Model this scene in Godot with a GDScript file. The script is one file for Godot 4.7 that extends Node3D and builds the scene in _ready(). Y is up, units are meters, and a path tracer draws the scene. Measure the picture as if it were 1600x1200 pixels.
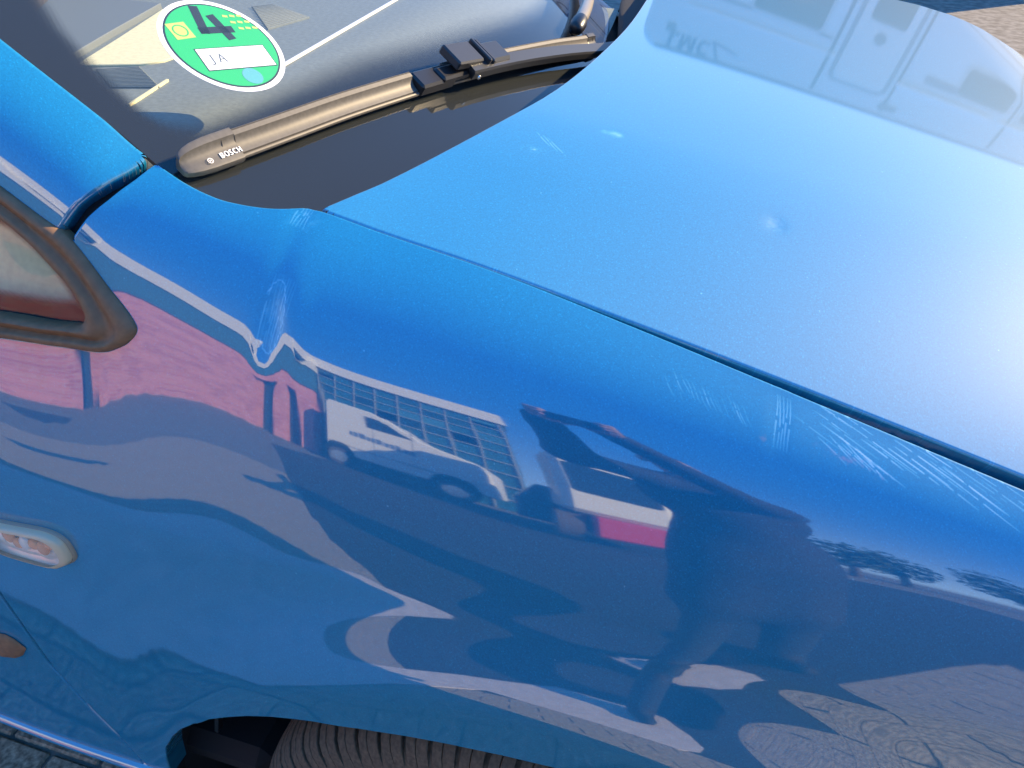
extends Node3D

# ---------------------------------------------------------------- data
const SD := 0.04
# angle of the panel's normal above the horizontal, one row per 10 cm along the car, one column per 4 cm down the panel
var TAB := [
	[72.8, 59.7, 30.6, 19.9, 19.7, 19.9, 20.1, 20.3, 20.3, 17.7, 11.9, 5.8, 4.0, 4.4, 4.8, 5.1, 5.4, 5.7, 5.9, 6.1, 6.3, 6.4, 6.6, 6.8, 7.2, 7.6],
	[72.7, 58.6, 31.3, 21.7, 21.0, 20.7, 20.4, 19.7, 15.7, 10.4, 5.1, 3.9, 4.3, 4.6, 4.9, 5.2, 5.4, 5.6, 5.8, 5.9, 6.0, 6.2, 6.6, 7.0, 7.4, 7.8],
	[73.1, 64.1, 43.8, 25.5, 22.2, 21.0, 19.7, 16.2, 11.5, 6.6, 3.8, 4.0, 4.3, 4.6, 4.8, 5.0, 5.2, 5.3, 5.4, 5.5, 5.9, 6.3, 6.8, 7.2, 7.6, 8.0],
	[73.3, 67.5, 56.0, 40.5, 26.8, 22.0, 18.6, 14.5, 10.5, 6.2, 3.9, 4.0, 4.3, 4.5, 4.6, 4.7, 4.8, 4.9, 5.1, 5.5, 6.0, 6.5, 6.9, 7.4, 7.8, 8.2],
	[73.3, 66.9, 54.9, 39.8, 27.0, 21.9, 17.8, 13.8, 9.9, 5.6, 4.0, 4.1, 4.2, 4.2, 4.3, 4.3, 4.3, 4.7, 5.2, 5.7, 6.2, 6.7, 7.1, 7.5, 7.9, 8.3],
	[73.2, 65.9, 52.4, 35.9, 25.5, 21.7, 17.6, 13.0, 8.5, 4.4, 3.8, 3.7, 3.7, 3.6, 3.6, 3.8, 4.3, 4.8, 5.4, 5.8, 6.3, 6.8, 7.2, 7.6, 8.0, 8.4],
	[73.1, 64.7, 49.3, 32.2, 24.3, 20.6, 15.9, 10.9, 5.6, 3.5, 3.3, 3.1, 2.9, 2.8, 3.3, 3.8, 4.4, 4.9, 5.4, 5.9, 6.4, 6.8, 7.2, 7.6, 8.0, 8.4],
	[72.9, 63.0, 45.3, 28.7, 22.1, 17.4, 12.7, 7.9, 3.7, 2.8, 2.4, 2.1, 2.2, 2.7, 3.3, 3.9, 4.4, 4.9, 5.4, 5.9, 6.3, 6.8, 7.2, 7.6, 7.9, 8.3],
	[72.6, 60.6, 39.8, 24.8, 18.4, 13.8, 9.7, 4.7, 2.5, 1.7, 1.2, 1.6, 2.2, 2.8, 3.4, 3.9, 4.4, 4.9, 5.4, 5.9, 6.3, 6.7, 7.1, 7.5, 7.9, 8.2],
	[72.2, 56.8, 33.0, 20.8, 15.2, 11.0, 6.4, 2.2, 0.8, 0.5, 1.0, 1.7, 2.3, 2.9, 3.4, 4.0, 4.5, 4.9, 5.4, 5.8, 6.3, 6.7, 7.1, 7.4, 7.8, 8.1],
	[71.6, 51.0, 26.6, 17.4, 12.6, 8.3, 2.6, -0.2, -0.1, 0.5, 1.2, 1.8, 2.4, 2.9, 3.5, 4.0, 4.5, 4.9, 5.4, 5.8, 6.2, 6.6, 7.0, 7.3, 7.7, 8.0],
]
const TAB_X0 := -0.3
var EX := [-0.6, -0.45, -0.31, -0.22, -0.17, -0.085, 0.0, 0.06, 0.16, 0.3, 0.42, 0.53, 0.64, 0.8, 1.0]
var EY := [1.377, 1.2783, 1.1862, 1.127, 1.0935, 1.0771, 1.0643, 1.052, 1.0342, 1.0037, 0.9761, 0.9497, 0.9221, 0.8793, 0.7965]
var EZ := [0.67, 0.685, 0.6952, 0.6982, 0.7005, 0.6968, 0.6935, 0.6940, 0.6958, 0.6998, 0.704, 0.708, 0.711, 0.7119, 0.7079]
var CX := [-0.5, -0.2, 0.0, 0.2, 0.4, 0.6, 0.9]
var CS := [0.545, 0.385, 0.360, 0.328, 0.286, 0.24, 0.146]
const GROUND := -0.13
const WHEEL := Vector2(0.24, 0.20)

# panel outlines in panel coordinates: x along the car, y the way down the panel from its upper edge
var ARCH := PackedVector2Array([Vector2(-0.275, 1.4), Vector2(-0.272, 1.05), Vector2(-0.264, 0.946), Vector2(-0.2566, 0.9092), Vector2(-0.2336, 0.8519), Vector2(-0.2097, 0.8023), Vector2(-0.1829, 0.7535), Vector2(-0.149, 0.7111), Vector2(-0.1184, 0.6836), Vector2(-0.0781, 0.6512), Vector2(-0.0406, 0.6254), Vector2(0.0253, 0.586), Vector2(0.082, 0.5572), Vector2(0.1337, 0.5367), Vector2(0.183, 0.5201), Vector2(0.2408, 0.5036), Vector2(0.2971, 0.4914), Vector2(0.42, 0.49), Vector2(0.53, 0.53), Vector2(0.63, 0.61), Vector2(0.7, 0.72), Vector2(0.74, 0.86), Vector2(0.76, 1.06), Vector2(0.77, 1.4)])
var DOOR := PackedVector2Array([Vector2(-0.435, 0.24), Vector2(-0.435, 0.55), Vector2(-0.43, 0.68), Vector2(-0.4228, 0.7551), Vector2(-0.4123, 0.8168), Vector2(-0.3991, 0.878), Vector2(-0.3653, 0.9364), Vector2(-0.3361, 0.9743), Vector2(-0.3105, 1.0154), Vector2(-0.26, 1.09), Vector2(-0.2, 1.4), Vector2(-0.95, 1.4), Vector2(-0.95, 0.24)])
var PILLAR := PackedVector2Array([Vector2(-0.165, -0.03), Vector2(-0.1692, 0.0011), Vector2(-0.1767, 0.0276), Vector2(-0.1891, 0.0581), Vector2(-0.2037, 0.0883), Vector2(-0.2167, 0.1201), Vector2(-0.245, 0.18), Vector2(-0.95, 0.24), Vector2(-0.95, -0.03)])
var FRAME_OUT := PackedVector2Array([Vector2(-0.66, 0.165), Vector2(-0.5, 0.149), Vector2(-0.365, 0.1312), Vector2(-0.3126, 0.1238), Vector2(-0.2781, 0.1216), Vector2(-0.2433, 0.1213), Vector2(-0.215, 0.1199), Vector2(-0.1897, 0.1281), Vector2(-0.1657, 0.1414), Vector2(-0.1491, 0.1545), Vector2(-0.1441, 0.165), Vector2(-0.1549, 0.18), Vector2(-0.1797, 0.199), Vector2(-0.2211, 0.2297), Vector2(-0.2839, 0.2693), Vector2(-0.3792, 0.3315), Vector2(-0.5, 0.41), Vector2(-0.66, 0.515)])
var FRAME_IN := PackedVector2Array([Vector2(-0.66, 0.225), Vector2(-0.5, 0.202), Vector2(-0.3687, 0.1744), Vector2(-0.3149, 0.1608), Vector2(-0.2794, 0.1531), Vector2(-0.256, 0.1542), Vector2(-0.2353, 0.1605), Vector2(-0.2172, 0.1662), Vector2(-0.2057, 0.1718), Vector2(-0.2003, 0.1793), Vector2(-0.2015, 0.1872), Vector2(-0.2071, 0.1957), Vector2(-0.224, 0.2089), Vector2(-0.2459, 0.2233), Vector2(-0.2831, 0.2456), Vector2(-0.3777, 0.3078), Vector2(-0.5, 0.387), Vector2(-0.66, 0.49)])
var LAMP := PackedVector2Array([Vector2(-0.3498, 0.5487), Vector2(-0.2958, 0.5067), Vector2(-0.283, 0.4985), Vector2(-0.2729, 0.4948), Vector2(-0.2665, 0.4962), Vector2(-0.2634, 0.5013), Vector2(-0.262, 0.5181), Vector2(-0.266, 0.53), Vector2(-0.2726, 0.5404), Vector2(-0.2882, 0.5613), Vector2(-0.3211, 0.5841), Vector2(-0.366, 0.613), Vector2(-0.38, 0.617), Vector2(-0.391, 0.61), Vector2(-0.393, 0.595), Vector2(-0.386, 0.576)])
var HOOD_REAR := PackedVector2Array([Vector2(-0.0006, 0.6891), Vector2(0.0158, 0.6504), Vector2(0.0346, 0.6017), Vector2(0.076, 0.4664), Vector2(0.1073, 0.3105), Vector2(0.1211, 0.1154), Vector2(0.1226, -0.1804), Vector2(0.1074, -0.4911), Vector2(0.0815, -0.8678), Vector2(0.03, -1.3)])

var rng := RandomNumberGenerator.new()
var M := {}


# ---------------------------------------------------------------- small maths
func pchip(xs: Array, ys: Array, x: float) -> float:
	var n := xs.size()
	var i := 0
	while i < n - 2 and x > xs[i + 1]:
		i += 1
	var h: float = xs[i + 1] - xs[i]
	var d: float = (ys[i + 1] - ys[i]) / h
	var m0 := d
	var m1 := d
	if i > 0:
		var dp: float = (ys[i] - ys[i - 1]) / (xs[i] - xs[i - 1])
		m0 = 0.0 if dp * d <= 0.0 else 2.0 * dp * d / (dp + d)
	if i < n - 2:
		var dn: float = (ys[i + 2] - ys[i + 1]) / (xs[i + 2] - xs[i + 1])
		m1 = 0.0 if dn * d <= 0.0 else 2.0 * dn * d / (dn + d)
	if x < xs[0]:
		return ys[0] + (x - xs[0]) * m0
	if x > xs[n - 1]:
		return ys[n - 1] + (x - xs[n - 1]) * m1
	var t: float = (x - xs[i]) / h
	return (2*t*t*t - 3*t*t + 1) * ys[i] + (t*t*t - 2*t*t + t) * h * m0 + (-2*t*t*t + 3*t*t) * ys[i + 1] + (t*t*t - t*t) * h * m1


func spline4(t: float) -> Array:
	return [(1 - t) * (1 - t) * (1 - t) / 6.0, (3*t*t*t - 6*t*t + 4) / 6.0, (-3*t*t*t + 3*t*t + 3*t + 1) / 6.0, t*t*t / 6.0]


func smooth(t: float) -> float:
	t = clampf(t, 0.0, 1.0)
	return t * t * (3.0 - 2.0 * t)


# signed distance to an outline, positive inside
func inside(poly: PackedVector2Array, p: Vector2) -> float:
	var best := 1e9
	var sign_ := -1.0
	var n := poly.size()
	var a := poly[n - 1]
	for k in n:
		var b := poly[k]
		var e := b - a
		var w := p - a
		var q := w - e * clampf(w.dot(e) / e.length_squared(), 0.0, 1.0)
		best = minf(best, q.length_squared())
		if (a.y > p.y) != (b.y > p.y) and p.x < (b.x - a.x) * (p.y - a.y) / (b.y - a.y) + a.x:
			sign_ = -sign_
		a = b
	return sign_ * sqrt(best)


func to_line(line: PackedVector2Array, p: Vector2) -> float:   # signed: positive on the left of the direction of travel
	var best := 1e9
	var out := 0.0
	for k in line.size() - 1:
		var a := line[k]
		var e := line[k + 1] - a
		var w := p - a
		var q := w - e * clampf(w.dot(e) / e.length_squared(), 0.0, 1.0)
		var d := q.length_squared()
		if d < best:
			best = d
			out = signf(e.cross(w)) * sqrt(d)
	return out


# round the corners of an outline
func rounded(poly: PackedVector2Array, times := 2) -> PackedVector2Array:
	for r in times:
		var out := PackedVector2Array()
		var n := poly.size()
		for k in n:
			var a := poly[k]
			var b := poly[(k + 1) % n]
			out.append(a.lerp(b, 0.25))
			out.append(a.lerp(b, 0.75))
		poly = out
	return poly


# ---------------------------------------------------------------- the shape of the bodywork
var col_cache := {}


func panel_phi_row(x: float) -> PackedFloat32Array:
	var u := clampf((x - TAB_X0) / 0.1, 0.0, 9.999)
	var i := int(u)
	var w := spline4(u - i)
	var row := PackedFloat32Array()
	row.resize(26)
	for c in 26:
		var v := 0.0
		for k in 4:
			v += w[k] * TAB[clampi(i - 1 + k, 0, 10)][c]
		row[c] = v
	return row


const S0 := -0.012
const SSTEP := 0.002
const SCOUNT := 640


var raw_cache := {}


func z_at(c: PackedVector3Array, y: float) -> float:
	var lo := 0
	var hi := c.size() - 1
	if y >= c[0].y:
		return c[0].z
	if y <= c[hi].y:
		return c[hi].z
	while hi - lo > 1:
		var m := (lo + hi) >> 1
		if c[m].y > y:
			lo = m
		else:
			hi = m
	return lerpf(c[lo].z, c[hi].z, (c[lo].y - y) / (c[lo].y - c[hi].y))


func column(x: float) -> PackedVector3Array:
	if col_cache.has(x):
		return col_cache[x]
	var out := raw_column(x).duplicate()
	# neighbours at the same height even out the panel below the shoulder
	var near := []
	var wsum := 0.0
	for m in range(-4, 5):
		var w := exp(-m * m / 5.0)
		near.append([raw_column(snappedf(snappedf(x, 0.02) + m * 0.02, 0.0001)), w])
		wsum += w
	var off := x - snappedf(x, 0.02)
	var near2 := []
	if absf(off) > 0.0005:
		for m in range(-4, 5):
			near2.append([raw_column(snappedf(snappedf(x, 0.02) + (m + signf(off)) * 0.02, 0.0001)), exp(-m * m / 5.0)])
	var mixw := absf(off) / 0.02
	for k in range(0, SCOUNT):
		var p := out[k]
		var keep := smooth((1.03 - p.y) / 0.07)
		if keep > 0.0:
			var z := 0.0
			for q in near:
				z += z_at(q[0], p.y) * q[1]
			z /= wsum
			if near2.size():
				var z2 := 0.0
				for q in near2:
					z2 += z_at(q[0], p.y) * q[1]
				z = lerpf(z, z2 / wsum, mixw)
			p.z = lerpf(p.z, z, keep)
			out[k] = p
	finish_column(x, out)
	col_cache[x] = out
	return out


func raw_column(x: float) -> PackedVector3Array:
	if raw_cache.has(x):
		return raw_cache[x]
	var row := panel_phi_row(x)
	var sc := pchip(CX, CS, x)
	var yy := pchip(EX, EY, x)
	var zz := pchip(EX, EZ, x)
	var out := PackedVector3Array()
	out.resize(SCOUNT)
	var y := 0.0
	var z := 0.0
	var y0 := 0.0
	var z0 := 0.0
	for k in SCOUNT:
		var s := S0 + k * SSTEP
		var v := clampf(s / SD, 0.0, 24.999)
		var j := int(v)
		var w := spline4(v - j)
		var phi := 0.0
		for q in 4:
			phi += w[q] * row[clampi(j - 1 + q, 0, 25)]
		phi -= 7.0 / (1.0 + exp(-(s - sc) / 0.0025))
		var f := deg_to_rad(phi)
		y -= cos(f) * SSTEP
		z += sin(f) * SSTEP
		if k == 6:
			y0 = y
			z0 = z
		out[k] = Vector3(x, y, z)
	for k in SCOUNT:
		out[k] += Vector3(0, yy - y0, zz - z0)
	raw_cache[x] = out
	return out


func finish_column(x: float, out: PackedVector3Array) -> void:
	var wx := smooth((x + 0.42) / 0.52)
	for k in SCOUNT:
		var p := out[k]
		var r := Vector2(p.x, p.y).distance_to(WHEEL)
		var t := clampf((0.61 - r) / 0.18, 0.0, 1.0)
		p.z += 0.032 * wx * t * t * t * (t * (6.0 * t - 15.0) + 10.0)
		# dents in the wing
		var s := S0 + k * SSTEP
		p.z -= 0.0036 * dent(x, s, -0.017, 0.010, 0.010, 0.020)
		p.z -= 0.0062 * dent(x, s, -0.007, 0.121, 0.012, 0.026)
		p.z += 0.0030 * dent(x, s, 0.013, 0.108, 0.012, 0.034)
		p.z -= 0.0016 * dent(x, s, -0.010, 0.150, 0.007, 0.010)
		p.z -= 0.0022 * dent(x, s, -0.012, 0.06, 0.008, 0.05)
		p.z -= 0.0018 * dent(x, s, 0.434, 0.038, 0.006, 0.024)
		p.z += 0.0003 * dent(x, s, -0.12, 0.225, 0.05, 0.04)
		p.z -= 0.0002 * dent(x, s, -0.20, 0.235, 0.05, 0.04)
		out[k] = p


func dent(x: float, s: float, cx: float, cs: float, rx: float, rs: float) -> float:
	var a := (x - cx) / rx
	var b := (s - cs) / rs
	var q := a * a + b * b
	return exp(-q) if q < 12.0 else 0.0


func side(x: float, s: float) -> Vector3:
	var u := x / 0.005
	var i := floorf(u)
	var a := column(snappedf(i * 0.005, 0.0001))
	var b := column(snappedf((i + 1.0) * 0.005, 0.0001))
	var v := clampf((s - S0) / SSTEP, 0.0, SCOUNT - 1.01)
	var j := int(v)
	var t := v - j
	return a[j].lerp(a[j + 1], t).lerp(b[j].lerp(b[j + 1], t), u - i)


func side_normal(x: float, s: float) -> Vector3:
	var e := 0.004
	var n := (side(x, s + e) - side(x, s - e)).cross(side(x + e, s) - side(x - e, s)).normalized()
	return n if n.z > 0.0 else -n


func hood(x: float, z: float) -> Vector3:
	var zd := pchip(EX, EZ, x) - z
	var w := 1.0 - exp(-zd / 0.2)
	var y := pchip(EX, EY, x) * (1.0 - w) + (1.0645 - 0.10 * x - 0.03 * x * x) * w - 0.041 * zd + 0.151 * 0.15 * (1.0 - exp(-zd / 0.15)) + 0.012 * smooth(zd / 0.35)
	if x > 0.8:
		y -= 0.9 * (x - 0.8) * (x - 0.8)
	y -= 0.0012 * smooth((to_line(HOOD_CREASE, Vector2(x, z)) + 0.05) / 0.10)
	y -= 0.0011 * dent(x, z, 0.407, 0.485, 0.008, 0.014)
	y -= 0.0003 * dent(x, z, 0.2087, 0.3736, 0.012, 0.006)
	return Vector3(x, y, z)


var HOOD_CREASE := PackedVector2Array([Vector2(-0.1, 0.58), Vector2(0.0639, 0.5351), Vector2(0.1844, 0.5394), Vector2(0.4054, 0.4822), Vector2(0.6628, 0.4427), Vector2(1.2, 0.36)])


func glass(y: float, z: float, off := 0.0) -> Vector3:
	var q := z / 0.507
	var p := Vector3(-0.20844 - 1.537 * (y - 1.14966) + 0.0612 * (1.0 - q * q), y, z)
	return p + glass_normal(z) * off


func glass_normal(z: float) -> Vector3:
	return Vector3(1.0, 1.537, 0.0612 * 2.0 * z / (0.507 * 0.507)).normalized()


# ---------------------------------------------------------------- building meshes
class Shape:
	var v := PackedVector3Array()
	var n := PackedVector3Array()
	var uv := PackedVector2Array()
	var c := PackedColorArray()
	var own_normals := false

	func tri(a: Vector3, b: Vector3, d: Vector3) -> void:
		v.append(a); v.append(b); v.append(d)

	func quad(a: Vector3, b: Vector3, d: Vector3, e: Vector3) -> void:
		tri(a, b, d); tri(a, d, e)

	func tri_n(a: Vector3, b: Vector3, d: Vector3, na: Vector3, nb: Vector3, nd: Vector3, ua := Vector2.ZERO, ub := Vector2.ZERO, ud := Vector2.ZERO) -> void:
		own_normals = true
		if (b - a).cross(d - a).dot(na + nb + nd) > 0.0:
			v.append(a); v.append(d); v.append(b)
			n.append(na); n.append(nd); n.append(nb)
			uv.append(ua); uv.append(ud); uv.append(ub)
		else:
			v.append(a); v.append(b); v.append(d)
			n.append(na); n.append(nb); n.append(nd)
			uv.append(ua); uv.append(ub); uv.append(ud)

	func box(t: Transform3D, s: Vector3, bevel := 0.0) -> void:
		# a box with chamfered edges
		var h := s * 0.5
		var b := minf(bevel, minf(h.x, minf(h.y, h.z)) * 0.9)
		if b <= 0.0:
			for ax in 3:
				for sg in [-1.0, 1.0]:
					var w := Vector3.ZERO
					w[ax] = sg * h[ax]
					var p := Vector3.ZERO
					p[(ax + 1) % 3] = h[(ax + 1) % 3]
					var q := Vector3.ZERO
					q[(ax + 2) % 3] = h[(ax + 2) % 3] * sg
					quad(t * (w - p - q), t * (w - p + q), t * (w + p + q), t * (w + p - q))
			return
		var pts := []
		for ax in 3:
			for sg in [-1.0, 1.0]:
				var w := Vector3.ZERO
				w[ax] = sg * h[ax]
				var p := Vector3.ZERO
				p[(ax + 1) % 3] = h[(ax + 1) % 3] - b
				var q := Vector3.ZERO
				q[(ax + 2) % 3] = (h[(ax + 2) % 3] - b) * sg
				quad(t * (w - p - q), t * (w - p + q), t * (w + p + q), t * (w + p - q))
		for ax in 3:
			var b1 := (ax + 1) % 3
			var b2 := (ax + 2) % 3
			for s1 in [-1.0, 1.0]:
				for s2 in [-1.0, 1.0]:
					var a0 := Vector3.ZERO
					a0[ax] = h[ax] - b
					var e1 := Vector3.ZERO
					e1[b1] = s1 * h[b1]
					e1[b2] = s2 * (h[b2] - b)
					var e2 := Vector3.ZERO
					e2[b1] = s1 * (h[b1] - b)
					e2[b2] = s2 * h[b2]
					if s1 * s2 > 0.0:
						quad(t * (e1 - a0), t * (e2 - a0), t * (e2 + a0), t * (e1 + a0))
					else:
						quad(t * (e1 - a0), t * (e1 + a0), t * (e2 + a0), t * (e2 - a0))
		for sx in [-1.0, 1.0]:
			for sy in [-1.0, 1.0]:
				for sz in [-1.0, 1.0]:
					var px := Vector3(sx * h.x, sy * (h.y - b), sz * (h.z - b))
					var py := Vector3(sx * (h.x - b), sy * h.y, sz * (h.z - b))
					var pz := Vector3(sx * (h.x - b), sy * (h.y - b), sz * h.z)
					if sx * sy * sz > 0.0:
						tri(t * px, t * pz, t * py)
					else:
						tri(t * px, t * py, t * pz)

	func bar(a: Vector3, b: Vector3, w: float, h: float, up := Vector3.UP, bevel := 0.0) -> void:
		var x := (b - a).normalized()
		var z := x.cross(up).normalized()
		var y := z.cross(x)
		box(Transform3D(Basis(x, y, z), (a + b) * 0.5), Vector3((b - a).length(), h, w), bevel)

	# rings of points joined to a skin
	func loft(rings: Array, closed := true, caps := false) -> void:
		for i in rings.size() - 1:
			var a: PackedVector3Array = rings[i]
			var b: PackedVector3Array = rings[i + 1]
			var m := a.size()
			for k in (m if closed else m - 1):
				var l := (k + 1) % m
				quad(a[k], b[k], b[l], a[l])
		if caps:
			for e in 2:
				var r: PackedVector3Array = rings[0] if e == 0 else rings[rings.size() - 1]
				var mid := Vector3.ZERO
				for p in r:
					mid += p
				mid /= r.size()
				for k in r.size():
					var l := (k + 1) % r.size()
					if e == 0:
						tri(mid, r[k], r[l])
					else:
						tri(mid, r[l], r[k])

	func tube(path: PackedVector3Array, radii: Array, sides := 12) -> void:
		var rings := []
		for i in path.size():
			var d := (path[mini(i + 1, path.size() - 1)] - path[maxi(i - 1, 0)]).normalized()
			var s := d.cross(Vector3(0.31, 0.9, 0.17)).normalized()
			var u := s.cross(d)
			var ring := PackedVector3Array()
			for k in sides:
				var an := TAU * k / sides
				ring.append(path[i] + (s * cos(an) + u * sin(an)) * radii[i])
			rings.append(ring)
		loft(rings, true, true)

	# an outline (counter-clockwise) given thickness along t's z axis
	func slab(poly: PackedVector2Array, t: Transform3D, depth: float, bevel := 0.0) -> void:
		if Geometry2D.is_polygon_clockwise(poly):
			poly = poly.duplicate()
			poly.reverse()
		var n_ := poly.size()
		var inner := poly
		if bevel > 0.0:
			inner = PackedVector2Array()
			for k in n_:
				var e1 := (poly[k] - poly[(k + n_ - 1) % n_]).normalized()
				var e2 := (poly[(k + 1) % n_] - poly[k]).normalized()
				var m := Vector2(-e1.y, e1.x) + Vector2(-e2.y, e2.x)
				inner.append(poly[k] + m / maxf(m.length_squared(), 0.4) * 2.0 * bevel)
		var ix := Geometry2D.triangulate_polygon(inner)
		for k in range(0, ix.size(), 3):
			var a := inner[ix[k]]
			var b := inner[ix[k + 1]]
			var d := inner[ix[k + 2]]
			if (b - a).cross(d - a) < 0.0:
				var sw := b
				b = d
				d = sw
			tri(t * Vector3(a.x, a.y, 0), t * Vector3(d.x, d.y, 0), t * Vector3(b.x, b.y, 0))
			tri(t * Vector3(a.x, a.y, -depth), t * Vector3(b.x, b.y, -depth), t * Vector3(d.x, d.y, -depth))
		for k in n_:
			var l := (k + 1) % n_
			if bevel > 0.0:
				quad(t * Vector3(inner[k].x, inner[k].y, 0), t * Vector3(inner[l].x, inner[l].y, 0), t * Vector3(poly[l].x, poly[l].y, -bevel), t * Vector3(poly[k].x, poly[k].y, -bevel))
				quad(t * Vector3(poly[k].x, poly[k].y, -bevel), t * Vector3(poly[l].x, poly[l].y, -bevel), t * Vector3(poly[l].x, poly[l].y, -depth + bevel), t * Vector3(poly[k].x, poly[k].y, -depth + bevel))
				quad(t * Vector3(poly[k].x, poly[k].y, -depth + bevel), t * Vector3(poly[l].x, poly[l].y, -depth + bevel), t * Vector3(inner[l].x, inner[l].y, -depth), t * Vector3(inner[k].x, inner[k].y, -depth))
			else:
				quad(t * Vector3(poly[k].x, poly[k].y, 0), t * Vector3(poly[l].x, poly[l].y, 0), t * Vector3(poly[l].x, poly[l].y, -depth), t * Vector3(poly[k].x, poly[k].y, -depth))

	func finish(angle := 35.0) -> ArrayMesh:
		if not own_normals:
			var faces := PackedVector3Array()
			var at := {}
			var lim := cos(deg_to_rad(angle))
			for k in range(0, v.size(), 3):
				var f := (v[k + 2] - v[k]).cross(v[k + 1] - v[k])
				faces.append(f)
				for q in 3:
					var key := Vector3i((v[k + q] * 20000.0).round())
					if not at.has(key):
						at[key] = []
					at[key].append(k / 3)
			n.resize(v.size())
			for k in v.size():
				var f := faces[k / 3]
				var fn := f.normalized()
				var sum := Vector3.ZERO
				for o in at[Vector3i((v[k] * 20000.0).round())]:
					if faces[o].normalized().dot(fn) > lim:
						sum += faces[o]
				n[k] = sum.normalized() if sum.length_squared() > 0.0 else Vector3.UP
		var arr := []
		arr.resize(Mesh.ARRAY_MAX)
		arr[Mesh.ARRAY_VERTEX] = v
		arr[Mesh.ARRAY_NORMAL] = n
		if uv.size() == v.size():
			arr[Mesh.ARRAY_TEX_UV] = uv
		if c.size() == v.size():
			arr[Mesh.ARRAY_COLOR] = c
		var m := ArrayMesh.new()
		m.add_surface_from_arrays(Mesh.PRIMITIVE_TRIANGLES, arr)
		return m


var used := {}


func numbered(called: String) -> String:
	if not used.has(called):
		used[called] = 0
		return called
	used[called] += 1
	return "%s_%03d" % [called, used[called]]


func part(called: String, sh: Shape, mat: Material, parent: Node3D, angle := 35.0) -> MeshInstance3D:
	var o := MeshInstance3D.new()
	o.name = numbered(called)
	o.mesh = sh.finish(angle)
	o.material_override = mat
	parent.add_child(o, true)
	return o


func part_mesh(called: String, mesh: Mesh, mat: Material, parent: Node3D, t := Transform3D.IDENTITY) -> MeshInstance3D:
	var o := MeshInstance3D.new()
	o.name = numbered(called)
	o.mesh = mesh
	o.material_override = mat
	o.transform = t
	parent.add_child(o, true)
	return o


func thing(called: String, label: String, category: String, at := Vector3.ZERO, group := "") -> Node3D:
	var o := Node3D.new()
	o.name = numbered(called)
	add_child(o)
	o.position = at
	tag(o, label, category, group)
	return o


func tag(o: Node3D, label: String, category: String, group := "") -> void:
	o.set_meta("label", label)
	o.set_meta("category", category)
	if group:
		o.set_meta("group", group)


# a patch of a grid of points where the field is positive, its cut edges rolled over
func cut_panel(sh: Shape, pos: Array, nor: Array, par: Array, field: Array, roll: float, depth: float) -> void:
	var ni := pos.size()
	var nj: int = pos[0].size()
	for i in ni - 1:
		var fa: PackedFloat32Array = field[i]
		var fb: PackedFloat32Array = field[i + 1]
		for j in nj - 1:
			if fa[j] <= 0.0 and fa[j + 1] <= 0.0 and fb[j] <= 0.0 and fb[j + 1] <= 0.0:
				continue
			var q := [[i, j], [i + 1, j], [i + 1, j + 1], [i, j + 1]]
			for h in 2:
				var ids := [q[0], q[1], q[2]] if h == 0 else [q[0], q[2], q[3]]
				var poly := []
				var edge := []
				for k in 3:
					var a: Array = ids[k]
					var b: Array = ids[(k + 1) % 3]
					var va: float = field[a[0]][a[1]]
					var vb: float = field[b[0]][b[1]]
					if va > 0.0:
						poly.append([pos[a[0]][a[1]], nor[a[0]][a[1]], par[a[0]][a[1]]])
					if (va > 0.0) != (vb > 0.0):
						var t := va / (va - vb)
						var e := [pos[a[0]][a[1]].lerp(pos[b[0]][b[1]], t), nor[a[0]][a[1]].lerp(nor[b[0]][b[1]], t).normalized(), par[a[0]][a[1]].lerp(par[b[0]][b[1]], t)]
						poly.append(e)
						edge.append(e)
				for k in range(1, poly.size() - 1):
					sh.tri_n(poly[0][0], poly[k][0], poly[k + 1][0], poly[0][1], poly[k][1], poly[k + 1][1], poly[0][2], poly[k][2], poly[k + 1][2])
				if edge.size() == 2 and roll > 0.0 and (edge[0][0] as Vector3).distance_squared_to(edge[1][0]) > 1e-12:
					# outward direction: away from a kept corner
					var keep: Vector3 = poly[0][0]
					for pk in poly:
						if pk != edge[0] and pk != edge[1]:
							keep = pk[0]
					var outs := []
					for e in 2:
						# gradient of the field through the cell, taken in the tangent plane
						outs.append(field_out(pos, field, i, j, edge[e][1]))
					roll_edge(sh, edge[0], edge[1], outs[0], outs[1], roll, depth)


func field_out(pos: Array, field: Array, i: int, j: int, n: Vector3) -> Vector3:
	var ni := pos.size()
	var nj: int = pos[0].size()
	var i0 := maxi(i - 1, 0)
	var i1 := mini(i + 2, ni - 1)
	var j0 := maxi(j - 1, 0)
	var j1 := mini(j + 2, nj - 1)
	var tx: Vector3 = pos[i1][j] - pos[i0][j]
	var ts: Vector3 = pos[i][j1] - pos[i][j0]
	var gx: float = (field[i1][j] + field[i1][j + 1] - field[i0][j] - field[i0][j + 1]) * 0.5 / tx.length()
	var gs: float = (field[i][j1] + field[i + 1][j1] - field[i][j0] - field[i + 1][j0]) * 0.5 / ts.length()
	var g := tx.normalized() * gx + ts.normalized() * gs
	g -= n * g.dot(n)
	return -g.normalized()


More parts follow.
